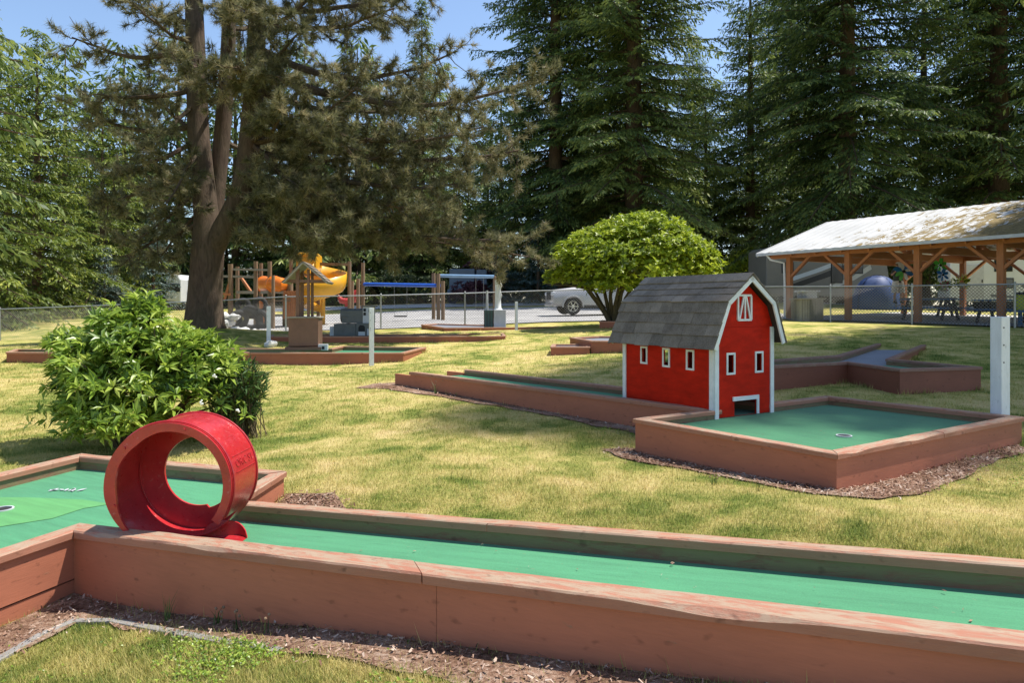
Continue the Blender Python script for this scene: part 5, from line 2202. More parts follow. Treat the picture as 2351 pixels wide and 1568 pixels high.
# tent
l = on(2012, 37)
tent = thing('dome_tent', 'blue dome tent with pale grey stripe pitched behind the shelter', 'tent', tuple(l))
for (a0, a1, mt, nm) in ((-95, 35, 'tent_blue_shaded', 'tent_panel'), (35, 60, 'tent_grey', 'grey_panel'), (60, 265, 'tent_blue_shaded', 'tent_panel')):
    mb = MB()
    vs, fs = [], []
    na, nr = 10, 8
    for i in range(na + 1):
        a = R(lerp(a0, a1, i / na)) + R(-60)
        for j in range(nr + 1):
            e = R(90 * j / nr)
            sc = 1 + .05 * math.cos(4 * a)
            vs.append(l + Vector((1.25 * sc * math.cos(a) * math.cos(e) ** .8, 1.15 * sc * math.sin(a) * math.cos(e) ** .8, 1.8 * math.sin(e))))
    for i in range(na):
        for j in range(nr):
            w = nr + 1
            fs.append((i * w + j, (i + 1) * w + j, (i + 1) * w + j + 1, i * w + j + 1))
    mb.add(vs, fs)
    mb.build(nm, M[mt], tent, True)
mb = MB()
for k in range(2):
    pth = []
    for j in range(13):
        e = R(180 * j / 12)
        a = R(20 + k * 90)
        pth.append(l + Vector((1.29 * math.cos(a) * math.cos(e), 1.19 * math.sin(a) * math.cos(e), 1.84 * math.sin(e) ** .9)))
    mb.tube(pth, .015, 5)
mb.build('tent_pole', M['black'], tent)
# blue grey trailer behind the swings
l = on(1060, 52)
trl = thing('trailer', 'blue grey trailer parked under the trees behind the swings', 'trailer', tuple(l))
mb = MB()
mb.box(l + Vector((0, 1.2, 1.85)), (1.9, 2.2, 1.6))
mb.box(l + Vector((.0, 1.2, .95)), (2.2, 2.2, .35))
mb.build('body', M['tarp'], trl, bevel=.06)
mb = MB()
for s in (-.7, .7):
    mb.torus(l + Vector((s, .15, .4)), (0, 1, 0), .3, .1, 18, 8)
mb.build('wheel', M['rubber'], trl, True)
mb = MB()
mb.box(l + Vector((1.45, 1.2, 1.5)), (.75, 2.0, 2.2))
mb.build('side_panel', M['tarp'], trl)
# white trailers glimpsed between the left hand trees
for (x, Y, lab, w) in ((213, 50, 'white trailer glimpsed under the light green trees at left', 1.1), (398, 52, 'white trailer glimpsed just left of the big pine trunk', .55)):
    l = on(x, Y)
    r = thing('trailer', lab, 'trailer', tuple(l))
    mb = MB()
    mb.prism([l + Vector(c) for c in ((-w, 0, .5), (w, 0, .5), (w, 0, 2.3), (w - .3, 0, 2.7), (-w + .3, 0, 2.7), (-w, 0, 2.3))], (0, 2.2, 0))
    mb.build('body', M['rv_white'], r, bevel=.08)
    mb = MB()
    mb.box(l + Vector((0, -.02, 1.7)), (1.0, .03, .6))
    mb.build('window', M['glass'], r)
    mb = MB()
    for s in (-.5, .5):
        mb.torus(l + Vector((s, .2, .35)), (0, 1, 0), .25, .1, 16, 8)
    mb.build('wheel', M['rubber'], r, True)

# ------------------------------------------------------------------ playground
def pxz(x, y, Y):
    return P(x, y, Y)


play = None
b0 = on(600, 29.0)
play = thing('play_structure', 'timber climbing frame with log posts, platform and orange tube behind the big pine', 'climbing frame', tuple(b0))
LP = [(506, 640, 28.3, .11), (529, 606, 28.4, .15), (545, 612, 29.6, .12), (587, 600, 28.6, .13), (599, 604, 30.2, .12), (619, 600, 28.6, .13), (627, 632, 28.0, .10), (665, 650, 28.8, .20), (655, 655, 30.0, .18)]
for (x, yt, Y, r) in LP:
    p = P(x, yt, Y)
    g = H(p.x, p.y)
    mb = MB()
    mb.tube([(p.x, p.y, g - .1), (p.x, p.y, p.z)], [r * .72, r * .66], 10)
    mb.build('log_post', M['post_wood'], play, True)
mb = MB()
for (a, b_, w) in (((506, 634, 28.3), (587, 636, 28.6), .09), ((529, 618, 28.4), (619, 620, 28.6), .08), ((545, 671, 29.0), (587, 671, 28.6), .12), ((599, 671, 28.6), (660, 671, 28.6), .12), ((619, 705, 28.6), (650, 705, 28.6), .1),
                   ((619, 724, 28.6), (650, 724, 28.6), .1)):
    mb.bar(P(*a), P(*b_), w, w)
mb.build('rail_beam', M['grey_wood'], play)
mb = MB()
for (a, b_) in (((515, 690, 28.3), (532, 632, 28.4)), ((551, 634, 29.0), (576, 670, 28.8)), ((507, 674, 28.3), (529, 676, 28.3))):
    mb.bar(P(*a), P(*b_), .09, .09)
mb.build('diagonal_brace', M['cedar'], play)
mb = MB()
a, b_ = P(599, 690, 28.4), P(665, 690, 28.4)
for k in range(8):
    mb.box(((a.x + b_.x) / 2, a.y + .1 + k * .2, P(600, 690, 28.4).z), (b_.x - a.x, .18, .06))
mb.build('platform', M['post_wood'], play)
mb = MB()
for k in range(6):
    mb.box((P(652, 0, 28.5).x + .02 + k * .10, 28.5, P(0, 700, 28.5).z), (.085, .04, 1.15))
mb.build('panel_wall', M['cedar'], play)
# the orange crawl tube
ta, tb = P(606, 653, 29.6), P(630, 653, 28.6)
mb = MB()
mb.tube([ta + Vector((-.1, .3, 0)), ta, tb, tb + Vector((.18, -.05, 0)), tb + Vector((.30, .25, 0))], [.33, .33, .33, .31, .26], 20)
for k in (ta, tb):
    mb.torus(k, tb - ta, .33, .03, 20, 6)
mb.build('crawl_tube', M['orange'], play, True)
mb = MB()
mb.tube([P(603, 682, 29), P(603, 705, 29), P(606, 738, 28.6)], [.16, .14, .13], 10)
mb.build('slide_pole', M['orange'], play, True)

# spiral slide
sc_ = on(742, 30.0)
slide = thing('spiral_slide', 'big yellow plastic spiral slide with a covered top behind the wishing well', 'slide', tuple(sc_))
cz = lambda y: P(0, y, 30).z
ctr = Vector((P(741, 0, 30).x, 30.0, 0))
mb = MB()
n = 46
prof_n = 9
vs, fs = [], []
for k in range(n + 1):
    t = k / n
    ang = R(175 - 430 * t)
    rad = .52 + .05 * math.sin(t * 9)
    zc2 = lerp(cz(634), cz(721), t ** .92)
    d = Vector((math.cos(ang), math.sin(ang), 0))
    for j in range(prof_n):     # trough: inner lip, floor, tall outer wall
        s = j / (prof_n - 1)
        a = R(180 + 180 * s)
        w = .46
        hh = .34 if s < .5 else .80
        vs.append(ctr + d * (rad + w * .5 + w * .62 * (-math.cos(math.pi * s))) + Z * (zc2 + hh * (abs(2 * s - 1) ** 2.2)))
for k in range(n):
    for j in range(prof_n - 1):
        fs.append((k * prof_n + j, k * prof_n + j + 1, (k + 1) * prof_n + j + 1, (k + 1) * prof_n + j))
mb.add(vs, fs)
o = mb.build('slide_chute', M['yellow'], slide, True)
so = o.modifiers.new('wall', 'SOLIDIFY')
so.thickness = .04
mb = MB()
ht = P(708, 581, 30.0)
hb = cz(628)
prf = [(-.42, hb), (-.42, ht.z - .14), (-.30, ht.z), (.30, ht.z), (.44, ht.z - .12), (.46, hb), (.34, hb), (.32, ht.z - .22), (.24, ht.z - .12), (-.22, ht.z - .12), (-.30, ht.z - .24), (-.30, hb)]
mb.prism([(ht.x + x, 29.6, z) for x, z in prf], (0, .95, 0))
mb.build('slide_hood', M['yellow'], slide, bevel=.04)
mb = MB()
mb.prism([(ht.x + x, 29.72, z) for x, z in ((-.31, hb), (-.31, ht.z - .22), (-.22, ht.z - .11), (.24, ht.z - .11), (.33, ht.z - .20), (.33, ht.z - .34), (.05, hb))], (0, .05, 0))
mb.build('hood_front', M['yellow'], slide)
mb = MB()
mb.tube([(ctr.x, ctr.y, H(ctr.x, ctr.y) - .05), (ctr.x, ctr.y, cz(640))], .10, 12)
mb.build('centre_pole', M['yellow'], slide, True)
mb = MB()
for dx, dy in ((-.62, -.1), (-.62, .9), (.25, .9)):
    mb.tube([(ht.x + dx, 29.7 + dy, H(ht.x + dx, 29.7) - .05), (ht.x + dx, 29.7 + dy, cz(592))], .075, 10)
mb.build('tower_post', M['post_wood'], slide, True)
mb = MB()
for k in range(5):
    mb.box((ht.x - .2, 29.75 + k * .2, hb - .06), (1.0, .19, .06))
mb.build('tower_deck', M['post_wood'], slide)
mb = MB()
mb.bar(P(735, 606, 30.2), P(802, 607, 30.2), .12, .12)
mb.tube([(P(802, 0, 30.2).x, 30.2, H(P(802, 0, 30.2).x, 30.2)), P(802, 600, 30.2)], .08, 9)
mb.build('side_beam', M['post_wood'], slide)

# tyre climber
tc = on(573, 26.6)
tyre = thing('tyre_climber', 'heap of black tyres bolted together as a climber beside the big pine', 'tyre climber', tuple(tc))
for (x, y, Rr, r, tilt) in ((558, 702, .23, .085, (0, 1, .15)), (597, 700, .24, .085, (.2, 1, .1)), (573, 733, .40, .13, (0, .9, .5)), (548, 733, .27, .1, (-.5, 1, .2)), (602, 733, .27, .10, (.6, 1, .2)), (575, 716, .22, .085, (.1, 1, .6))):
    mb = MB()
    c = P(x, y, 26.6 + random.uniform(-.1, .3))
    mb.torus(c, tilt, Rr, r, 26, 10)
    mb.build('tyre', M['rubber'], tyre, True)

# swings with blue top beams
swg = thing('swing_set', 'swing set with two blue top beams on log posts behind the fence', 'swing set', tuple(on(1000, 30.5)))
for (x, yt, Y) in ((833, 603, 31.2), (995, 627, 30.9), (1006, 628, 30.5), (1016.5, 645, 29.8), (822, 640, 30.4), (808, 645, 31.5)):
    p = P(x, yt, Y)
    g = H(p.x, p.y)
    mb = MB()
    mb.tube([(p.x, p.y, g - .1), (p.x, p.y, p.z)], .082, 10)
    mb.build('log_post', M['post_wood'], swg, True)
mb = MB()
mb.tube([P(834, 652.5, 31.2), P(1010, 655.5, 30.6)], .085, 12)
mb.build('top_beam', M['blue_pipe'], swg, True)
mb = MB()
mb.tube([P(1008, 633, 30.6), P(1134, 635, 30.8)], .075, 12)
mb.build('top_beam', M['blue_pale'], swg, True)
for (x0_, x1_, ys_, yt, Y) in ((905, 934, 726, 654, 30.9), (1092, 1110, 708, 635, 30.8)):
    mb = MB()
    a, b_ = P(x0_, ys_, Y), P(x1_, ys_, Y)
    mb.box((a + b_) / 2, ((b_ - a).length, .2, .06))
    st_ = mb.build('swing_seat', M['rubber'], swg, bevel=.02)
    mb = MB()
    for e, x in ((a, x0_), (b_, x1_)):
        mb.tube([e, (e.x, e.y, P(x, yt, Y).z)], .008, 5)
    mb.build('chain', M['steel'], st_)
p = P(1135, 634, 30.8)
for dx in (-.08, .5):
    mb = MB()
    mb.tube([(p.x + dx * .1, p.y + dx, H(p.x, p.y) - .1), (p.x, p.y, p.z)], .07, 9)
    mb.build('log_post', M['post_wood'], swg, True)
# small red spring rider behind the slide
rr = on(797, 34)
rid = thing('spring_rider', 'small red playground rider between the yellow slide and the blue swing beam', 'spring rider', tuple(rr))
mb = MB()
pth = [rr + Vector((.16 * math.cos(k * .9), .16 * math.sin(k * .9), .1 + k * .016)) for k in range(40)]
mb.tube(pth, .02, 5)
mb.build('spring', M['black'], rid)
mb = MB()
mb.tube([rr + Vector((-.45, 0, 1.25)), rr + Vector((-.3, 0, 1.0)), rr + Vector((0, 0, .95)), rr + Vector((.3, 0, 1.0)), rr + Vector((.42, 0, 1.45)), rr + Vector((.55, 0, 1.5))], [.06, .15, .17, .15, .10, .05], 10)
mb.bar(rr + Vector((0, 0, .7)), rr + Vector((0, 0, .9)), .2, .2)
mb.build('rider_body', plain('red_plastic', (.45, .03, .025), .45, .15, 5), rid, True)

# white boulders
for k, (x, y, s) in enumerate(((509, 766, .20), (524, 768, .17), (538, 763, .22), (549, 770, .17), (560, 766, .20), (511, 726, .22), (521, 742, .26), (536, 728, .2), (622, 790, .15), (584, 770, .14))):
    Y = 23.6 if y > 750 and k != 8 else 25.4
    if k == 8:
        Y = 18.0
    p = on(x, Y)
    mb = MB()
    c = p + Vector((0, 0, s * .35)) if y > 750 else P(x, y, Y)
    if y < 750:
        c.z = max(c.z, p.z + s * .3)
    mb.ball(c, (s * random.uniform(.9, 1.2), s, s * random.uniform(.6, .8)), 12, 8, .5, k + 3)
    labs = ['white boulder, left end of the row at the pine foot', 'smaller white boulder second from the left in the row by the pine', 'white boulder in the middle of the row by the pine',
            'white boulder low at the front of the row by the pine', 'white boulder at the right end of the row by the pine', 'white boulder high beside the pine trunk', 'pale boulder stacked under the one beside the pine trunk',
            'white boulder against the leftmost log post', 'white stone at the foot of the sunlit white post', 'small white stone under the tyre climber']
    tag(mb.build('boulder', M['rock'], None, True), labs[k], 'boulder', 'white boulders edging the playground')

# ------------------------------------------------------------------ conifers
def kites(c, d, side, ln, wd, nz=None):
    """Leaf shapes: centre line start c, direction d, side vector, length, width -> verts (n,4,3)."""
    a = c
    b_ = c + d * (ln * .45)[:, None] + side * (wd * .5)[:, None]
    e = c + d * ln[:, None]
    f = c + d * (ln * .45)[:, None] - side * (wd * .5)[:, None]
    return np.stack([a, b_, e, f], 1)


def norm(a):
    return a / np.maximum(np.linalg.norm(a, axis=-1, keepdims=True), 1e-6)


def fir(seed, Ht, Rd, cb, leaf=.30, dens=1.0, droop=.30, shape=.85, gap=.75):
    """Meshes (crown arrays, wood builder) of a spreading fir around the origin."""
    rg = np.random.default_rng(seed)
    rd = random.Random(seed)
    wood = MB()
    r0 = Ht * .0135 + .06
    wood.tube([(0, 0, -.3), (0, 0, .25), (0, 0, Ht * .15), (0, 0, Ht * .5), (0, 0, Ht * .97)], [r0 * 1.35, r0, r0 * .85, r0 * .55, .02], 10)
    K, T = [], []
    z = cb
    ph = rd.uniform(0, 6)
    while z < Ht - .3:
        f = (z - cb) / (Ht - cb)
        env = Rd * (1 - f) ** shape
        if f < .12:
            env *= .75 + f * 2
        nb = rd.randint(4, 6) if f < .8 else 4
        for k in range(nb):
            if rd.random() < .08:
                continue
            az = ph + k * 6.283 / nb + rd.uniform(-.35, .35)
            L = max(.35, env * rd.uniform(.68, 1.12))
            zz = z + rd.uniform(-.35, .35)
            up = lerp(-.12, .55, f) + rd.uniform(-.1, .1)
            dr = droop * lerp(1.0, .35, f) * rd.uniform(.7, 1.3)
            d = np.array([math.cos(az), math.sin(az), 0])
            pr = np.array([-d[1], d[0], 0])
            n = max(4, int(L / (.30 if leaf < .4 else .4) * dens))
            ts = (np.arange(n) + .5) / n
            ts = ts[ts > .10]
            zof = L * (up * ts - dr * ts ** 2 + .10 * ts ** 4)
            pts = np.outer(ts * L, d) + np.stack([0 * ts, 0 * ts, zz + zof], -1)
            q = [Vector((0, 0, zz))] + [Vector(pts[i]) for i in range(2, len(pts), 3)]
            if len(q) > 2 and L > 1.2:
                rb = .018 + L * .008
                wood.tube(q, [rb * (1 - i / len(q)) + .008 for i in range(len(q))], 4, False)
            for i, t in enumerate(ts):
                for sg in (-1, 1):
                    tl = (.34 * L * (1 - t) ** .75 + .28) * rg.uniform(.65, 1.15)
                    td = norm(d * rg.uniform(.45, .9) + pr * sg * .8 + np.array([0, 0, rg.uniform(-.38, .05)]))
                    m = max(2, int(tl / (leaf * .27)))
                    s = (np.arange(m) + rg.uniform(0, 1, m)) / m * tl
                    c = pts[i] + np.outer(s, td) + np.stack([0 * s, 0 * s, -.22 * s ** 2 / max(tl, .3)], -1)
                    lr = rg.choice([-1, 1], m)
                    ld = norm(td[None] * rg.uniform(.5, 1.1, (m, 1)) + np.cross(td, [0, 0, 1])[None] * (lr * rg.uniform(.1, .8, m))[:, None] + np.array([0, 0, 1]) * rg.uniform(-1.25, .08, (m, 1)))
                    sd = norm(np.cross(ld, rg.normal(0, .45, (m, 3)) + np.array([0, 0, 1])))
                    ln = leaf * rg.uniform(.7, 1.3, m)
                    K.append(kites(c, ld, sd, ln, ln * rg.uniform(.20, .38, m)))
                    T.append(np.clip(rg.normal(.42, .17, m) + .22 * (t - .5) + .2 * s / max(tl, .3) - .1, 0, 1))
            # tip
        z += gap * lerp(1.0, .65, f) * rd.uniform(.8, 1.2)
        ph += 2.4
    V = np.concatenate(K).reshape(-1, 3)
    Fq = np.arange(len(V)).reshape(-1, 4)
    return V, Fq, np.concatenate(T), wood


def tree_thing(name, label, data, loc, mat_leaf, bark, rz=0, sc=1, group=None, cat='tree'):
    V, Fq, T, wood = data
    root = thing(name, label, cat, loc, group)
    BASE[root.name] = (0, 0, 0)
    root.rotation_euler = (0, 0, rz)
    root.scale = (sc, sc, sc)
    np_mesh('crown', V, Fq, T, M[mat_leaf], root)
    wood.build('trunk', M[bark], root, True, fix=False)
    return root


GT = 'tall dark firs behind the park'
FA = fir(11, 46, 7.8, 4.0, .30, 1.1, .38, .62, .60)
FB = fir(12, 46, 9.8, 6.0, .30, 1.1, .42, .66, .66)
FC = fir(13, 27, 5.4, 2.5, .28, 1.1, .30, .8, .58)
FD = fir(14, 17, 5.2, 1.0, .25, 1.1, .36, .75, .5)
FF = fir(16, 15, 5.6, .2, .42, 1.0, .30, .6, .7)
print('fir quads', [len(f[1]) for f in (FA, FB, FC, FD)])
FE = fir(15, 7, 2.6, .35, .2, 1.05, .16, .9, .4)

pr_a = tree_thing('fir_tree', 'dense tall fir just right of centre, above the lime green tree', FA, on(1455, 49, -.1), 'fir', 'bark_fir', .4, 1.08, GT)
pr_b = tree_thing('fir_tree', 'largest spreading fir with a bare lower trunk behind the shelter roof', FB, on(1945, 46, -.1), 'fir', 'bark_fir', 1.2, 1.0, GT)
pr_c = tree_thing('fir_tree', 'slim pointed fir whose tip shows between the big pine and the centre firs', FC, on(968, 60, -.1), 'fir', 'bark_fir', 0, .98, GT)
pr_d = tree_thing('hemlock_tree', 'light yellow green conifer at the left edge above the fence', FD, on(85, 40, -.1), 'fir_light', 'bark_fir', .3, 1.0, 'light green conifers at left')
pr_e = tree_thing('blue_spruce', 'small blue green spruce left of the big pine trunk', FE, on(352, 48, -.1), 'fir_blue', 'bark_fir', 0, .95)

pr_f = tree_thing('low_fir_tree', 'low dense fir at the forest edge behind the silver pickup', FF, on(1215, 60, -.1), 'fir', 'bark_fir', 0, 1.0, 'low firs at the forest edge')
for k, (x, Y, s, lab) in enumerate(((1330, 64, .9, 'low dense fir behind the lime green tree, left part'), (1500, 66, 1.0, 'low dense fir behind the lime green tree, right part'), (1640, 66, .95, 'low dense fir left of the brown cabin'),
                     (1850, 70, .9, 'low dense fir behind the tan camper'), (2040, 68, 1.0, 'low dense fir behind the blue tent'), (2240, 66, 1.0, 'low dense fir behind the white camper'), (2420, 62, 1.0, 'low dense fir at the right edge behind the shelter'),
                     (1075, 66, .9, 'low dense fir behind the blue grey trailer'), (930, 66, .85, 'low dense fir behind the dark blue swing beam'), (790, 68, .9, 'low dense fir behind the yellow slide'), (650, 66, .85, 'low dense fir behind the orange tube'),
                     (520, 64, .8, 'low dense fir just right of the pine trunk, far back'), (400, 64, .7, 'low dense fir just left of the pine trunk, far back'), (200, 66, .8, 'low dense fir behind the silvery shrub'), (40, 62, .8, 'low dense fir behind the left edge conifer'))):
    copy_thing(pr_f, on(x, Y, -.1), k * 1.3, s, lab)
for k, (x, Y, s, lab) in enumerate(((150, 58, 1.5, 'broad dark fir behind the light green conifers at left'), (285, 58, 1.5, 'broad dark fir behind the blue green spruces'), (410, 60, 1.6, 'broad dark fir behind the big pine, left of its trunk'),
                     (540, 60, 1.5, 'broad dark fir behind the stems of the big pine'), (680, 60, 1.55, 'broad dark fir behind the pine and the yellow slide'), (820, 58, 1.5, 'broad dark fir behind the right hand pine branches'),
                     (1000, 70, 1.6, 'broad dark fir between the pine and the blue grey trailer'), (1150, 62, 1.35, 'broad dark fir behind the white tower'), (20, 58, 1.45, 'broad dark fir at the far left edge, behind the others'),
                     (1620, 60, 1.25, 'broad dark fir between the two groups of tall firs'), (1350, 57, 1.1, 'broad dark fir behind the silver pickup'))):
    copy_thing(pr_f, on(x, Y, -.1), k * 1.9 + .7, s, lab)
for (src, x, Y, s, rz, lab) in (
        (pr_a, 1275, 53, 1.0, 2.1, 'tall fir with a dark visible trunk left of the dense centre fir'),
        (pr_c, 1722, 58, 1.14, 1.0, 'narrow fir standing against the sky gap right of centre'),
        (pr_a, 2292, 47, 1.10, 4.0, 'tall fir with dark bare trunk near the right edge'),
        (pr_c, 2120, 58, 1.25, 2.2, 'fir behind and right of the largest fir'),
        (pr_a, 2480, 52, 1.0, 5.0, 'fir cut by the right edge of the picture'),
        (pr_b, 1820, 66, .86, 3.0, 'shaded fir deep behind the cabin'),
        (pr_a, 1590, 74, .62, 3.6, 'shorter shaded fir low in the sky gap right of centre'),
        (pr_c, 1120, 68, .62, 1.7, 'short fir low behind the swings, under the left sky gap'),
        (pr_c, 860, 66, .78, 2.6, 'fir behind the big pine, left of the slim pointed one'),
        (pr_c, 740, 74, .74, 4.4, 'fir seen dimly through the right side of the big pine'),
        (pr_c, 610, 70, .70, 5.1, 'fir seen between the stems of the big pine'),
        (pr_c, 455, 72, .62, .6, 'fir just left of the big pine trunk, far back'),
        (pr_c, 300, 62, .62, 3.3, 'dark fir above the small blue spruce'),
        (pr_b, 1340, 84, .62, .9, 'far fir filling the gap between the two centre firs'),
        (pr_b, 1000, 88, .50, 1.9, 'far low fir behind the slim pointed one'),
        (pr_b, 700, 92, .44, 2.9, 'far low fir behind the yellow slide'),
        (pr_b, 2260, 84, .80, 4.9, 'far fir above the right part of the shelter roof'),
        (pr_b, 160, 84, .46, 5.9, 'far fir behind the light conifers at left'),
        (pr_c, 1440, 62, 1.2, 2.9, 'fir close behind the dense centre fir')):
    copy_thing(src, on(x, Y, -.1), rz, s, lab)
for (x, Y, s, rz, lab) in ((235, 48, .92, 2.0, 'light green conifer right of the one at the left edge'),
                           (-60, 34, 1.0, 4.1, 'light green conifer cut by the left edge of the picture')):
    copy_thing(pr_d, on(x, Y, -.1), rz, s, lab)
for (x, Y, s, rz, lab) in ((240, 43, .62, 1.4, 'smaller bluish spruce beside the silvery shrub'), (1235, 50, .95, 2.2, 'bluish spruce behind the silver pickup'), (1150, 52, .8, .5, 'low bluish spruce behind the blue grey trailer')):
    copy_thing(pr_e, on(x, Y, -.1), rz, s, lab)
# off to the sides: the tree whose branches hang in at the left, and those that shade the right lawn
sh1 = copy_thing(pr_c, Vector((-14.6, 13.6, H(-14.6, 13.6) - .1)), 1.1, .95, 'dark fir outside the left edge with branches hanging into the picture')
sh1['group'] = 'firs beside the course'
for k, (x, y, s) in enumerate(((20.5, 14.1, 1.06), (27.0, 22.0, .9))):
    t = copy_thing(pr_a, Vector((x, y, H(x, y) - .1)), k * 2.0, s, 'fir beyond the right edge shading the lawn by the shelter')
    t['group'] = 'firs beside the course'


t = copy_thing(pr_a, Vector((19.9, 16.3, H(19.9, 16.3) - .1)), 1.7, 1.0, 'tallest fir beyond the right edge whose top shades the lane behind the barn')
t['group'] = 'firs beside the course'


# ------------------------------------------------------------------ the big pine
rp = random.Random(5)
PB = on(468, 21.0)
pine = thing('pine_tree', 'big three stemmed pine with brown green needles and a thick trunk left of the playground', 'tree', tuple(PB))
mb = MB()
g0 = PB.z


def pth(px, n=5):
    return [P(*c) for c in px]


trunk = [(470, 768, 21.0), (469, 745, 21.0), (470, 690, 21.0), (474, 620, 21.0), (478, 560, 21.0), (474, 500, 21.1), (464, 400, 21.2), (455, 300, 21.3), (450, 150, 21.5), (445, 0, 21.7), (442, -200, 21.9), (440, -380, 22.0)]
mb.tube(pth(trunk), [.70, .58, .50, .47, .47, .36, .33, .31, .29, .26, .20, .05], 16)
rt = [(482, 590, 21.0), (500, 548, 20.9), (528, 500, 20.8), (552, 450, 20.7), (566, 390, 20.6), (575, 300, 20.6), (585, 180, 20.7), (592, 0, 20.9), (596, -220, 21.1), (598, -360, 21.2)]
mb.tube(pth(rt), [.30, .33, .33, .32, .31, .30, .28, .24, .16, .04], 14)
ml = [(486, 570, 21.3), (494, 500, 21.5), (500, 420, 21.7), (508, 330, 21.8), (518, 220, 21.9), (524, 100, 22.0), (528, -40, 22.1), (530, -300, 22.3)]
mb.tube(pth(ml), [.22, .24, .24, .25, .24, .22, .19, .05], 12)
tr_o = mb.build('trunk', M['bark_pine'], pine, True)
limbs, tufts = MB(), []


def branch(p0, p1, sag, r0, nsub, dens=1.0, tipup=.25):
    p0, p1 = Vector(p0), Vector(p1)
    L = (p1 - p0).length
    n = 9
    path = []
    for i in range(n + 1):
        t = i / n
        p = p0.lerp(p1, t) + Vector((0, 0, -sag * 4 * t * (1 - t) * .8))
        w = noise.noise_vector(p * .9) * .22 * math.sin(math.pi * min(1, t * 1.2))
        path.append(p + w)
    limbs.tube(path, [r0 * (1 - .85 * i / n) + .006 for i in range(n + 1)], 6)
    ax = (p1 - p0).normalized()
    for k in range(int(nsub * 1.45)):
        t = rp.uniform(.15, 1.0) ** .8
        i = min(n - 1, int(t * n))
        b0_ = path[i].lerp(path[i + 1], t * n - i)
        dv = Vector((rp.gauss(0, 1), rp.gauss(0, 1), rp.gauss(.05, .55)))
        dv = (dv - ax * dv.dot(ax) * .5).normalized() * .9 + ax * rp.uniform(.2, .9)
        sl = rp.uniform(.5, 1.25) * min(1.15, .35 + L * .16)
        m = 4
        sp_ = [b0_]
        for q_ in range(1, m + 1):
            u = q_ / m
            sp_.append(b0_ + dv.normalized() * sl * u + Vector((0, 0, -.18 * sl * u + tipup * sl * u * u)) + noise.noise_vector(b0_ * 2 + Vector((q_, 0, 0))) * .07)
        limbs.tube(sp_, [.020, .016, .012, .009, .006], 4, False)
        nt_ = max(3, int(8 * dens))
        for q_ in range(nt_):
            u = rp.uniform(.25, 1.0)
            j = min(m - 1, int(u * m))
            c = sp_[j].lerp(sp_[j + 1], u * m - j)
            dr_ = (sp_[j + 1] - sp_[j]).normalized() + Vector((rp.gauss(0, .5), rp.gauss(0, .5), rp.gauss(.15, .5)))
            dr_.normalize()
            st_ = rp.uniform(.05, .22)
            e = c + dr_ * st_
            limbs.tube([c, e], [.007, .005], 3, False)
            tufts.append((e, dr_))


RB = [  # start on stem, end, sag, radius, twigs  (right)
    ((592, 60, 20.8), (905, 18, 20.0), .3, .10, 20), ((590, 110, 20.8), (1040, 120, 20.6), 1.0, .12, 26), ((588, 150, 20.7), (1225, 182, 20.8), 1.2, .14, 34),
    ((582, 240, 20.6), (1110, 290, 19.8), .9, .12, 28), ((576, 300, 20.6), (1190, 345, 21.6), .7, .13, 28), ((570, 370, 20.6), (1060, 420, 20.2), .5, .11, 26),
    ((566, 390, 20.6), (960, 480, 19.4), .2, .10, 24), ((552, 450, 20.7), (1130, 550, 20.4), .5, .13, 30), ((545, 470, 20.7), (870, 530, 19.6), .2, .09, 20), ((528, 500, 20.8), (700, 530, 19.2), .2, .08, 16),
    ((560, 430, 20.7), (1215, 590, 21.5), .2, .10, 18), ((530, 510, 20.8), (1040, 560, 20.8), .0, .09, 20), ((575, 330, 20.6), (820, 200, 19.0), .3, .09, 18), ((580, 250, 20.6), (800, 330, 18.6), .4, .09, 20),
    ((588, 80, 20.8), (760, -40, 19.5), .1, .09, 16), ((575, 320, 20.6), (720, 440, 18.8), .3, .08, 18), ((585, 200, 20.6), (960, 240, 22.6), .6, .10, 22), ((560, 420, 20.6), (900, 390, 22.8), .4, .10, 22),
    ((590, 20, 20.9), (1010, -30, 21.3), .3, .10, 20), ((592, -40, 20.9), (880, -110, 20.5), .2, .09, 16), ((550, 450, 20.7), (640, 530, 18.9), .1, .07, 12), ((568, 400, 20.6), (1010, 510, 22.4), .4, .09, 20),
    ((585, 180, 20.7), (700, 60, 18.6), .0, .08, 14), ((540, 480, 20.7), (780, 520, 19.0), .2, .08, 18), ((560, 420, 20.6), (930, 530, 21.8), .3, .09, 20), ((572, 340, 20.6), (960, 340, 20.4), .5, .09, 22)]
LBR = [((448, 120, 21.5), (165, 85, 20.6), .35, .10, 13), ((446, 60, 21.6), (240, -20, 21.2), .1, .09, 12), ((452, 200, 21.4), (225, 215, 20.2), .3, .10, 14), ((455, 280, 21.3), (195, 250, 20.8), .6, .10, 14),
       ((456, 320, 21.3), (255, 400, 19.8), .2, .08, 12), ((462, 390, 21.2), (215, 470, 20.6), .1, .09, 14), ((466, 420, 21.2), (330, 540, 19.8), .1, .07, 12), ((474, 500, 21.1), (280, 590, 20.4), .1, .07, 12),
       ((447, 100, 21.5), (330, 30, 19.4), .1, .08, 10), ((452, 230, 21.4), (330, 330, 19.2), .2, .07, 10), ((458, 340, 21.2), (380, 470, 18.9), .1, .06, 10), ((445, 0, 21.7), (300, -90, 20.5), .1, .08, 10),
       ((455, 300, 21.3), (330, 190, 23.0), .3, .08, 10), ((470, 470, 21.2), (360, 600, 21.8), .0, .06, 10)]
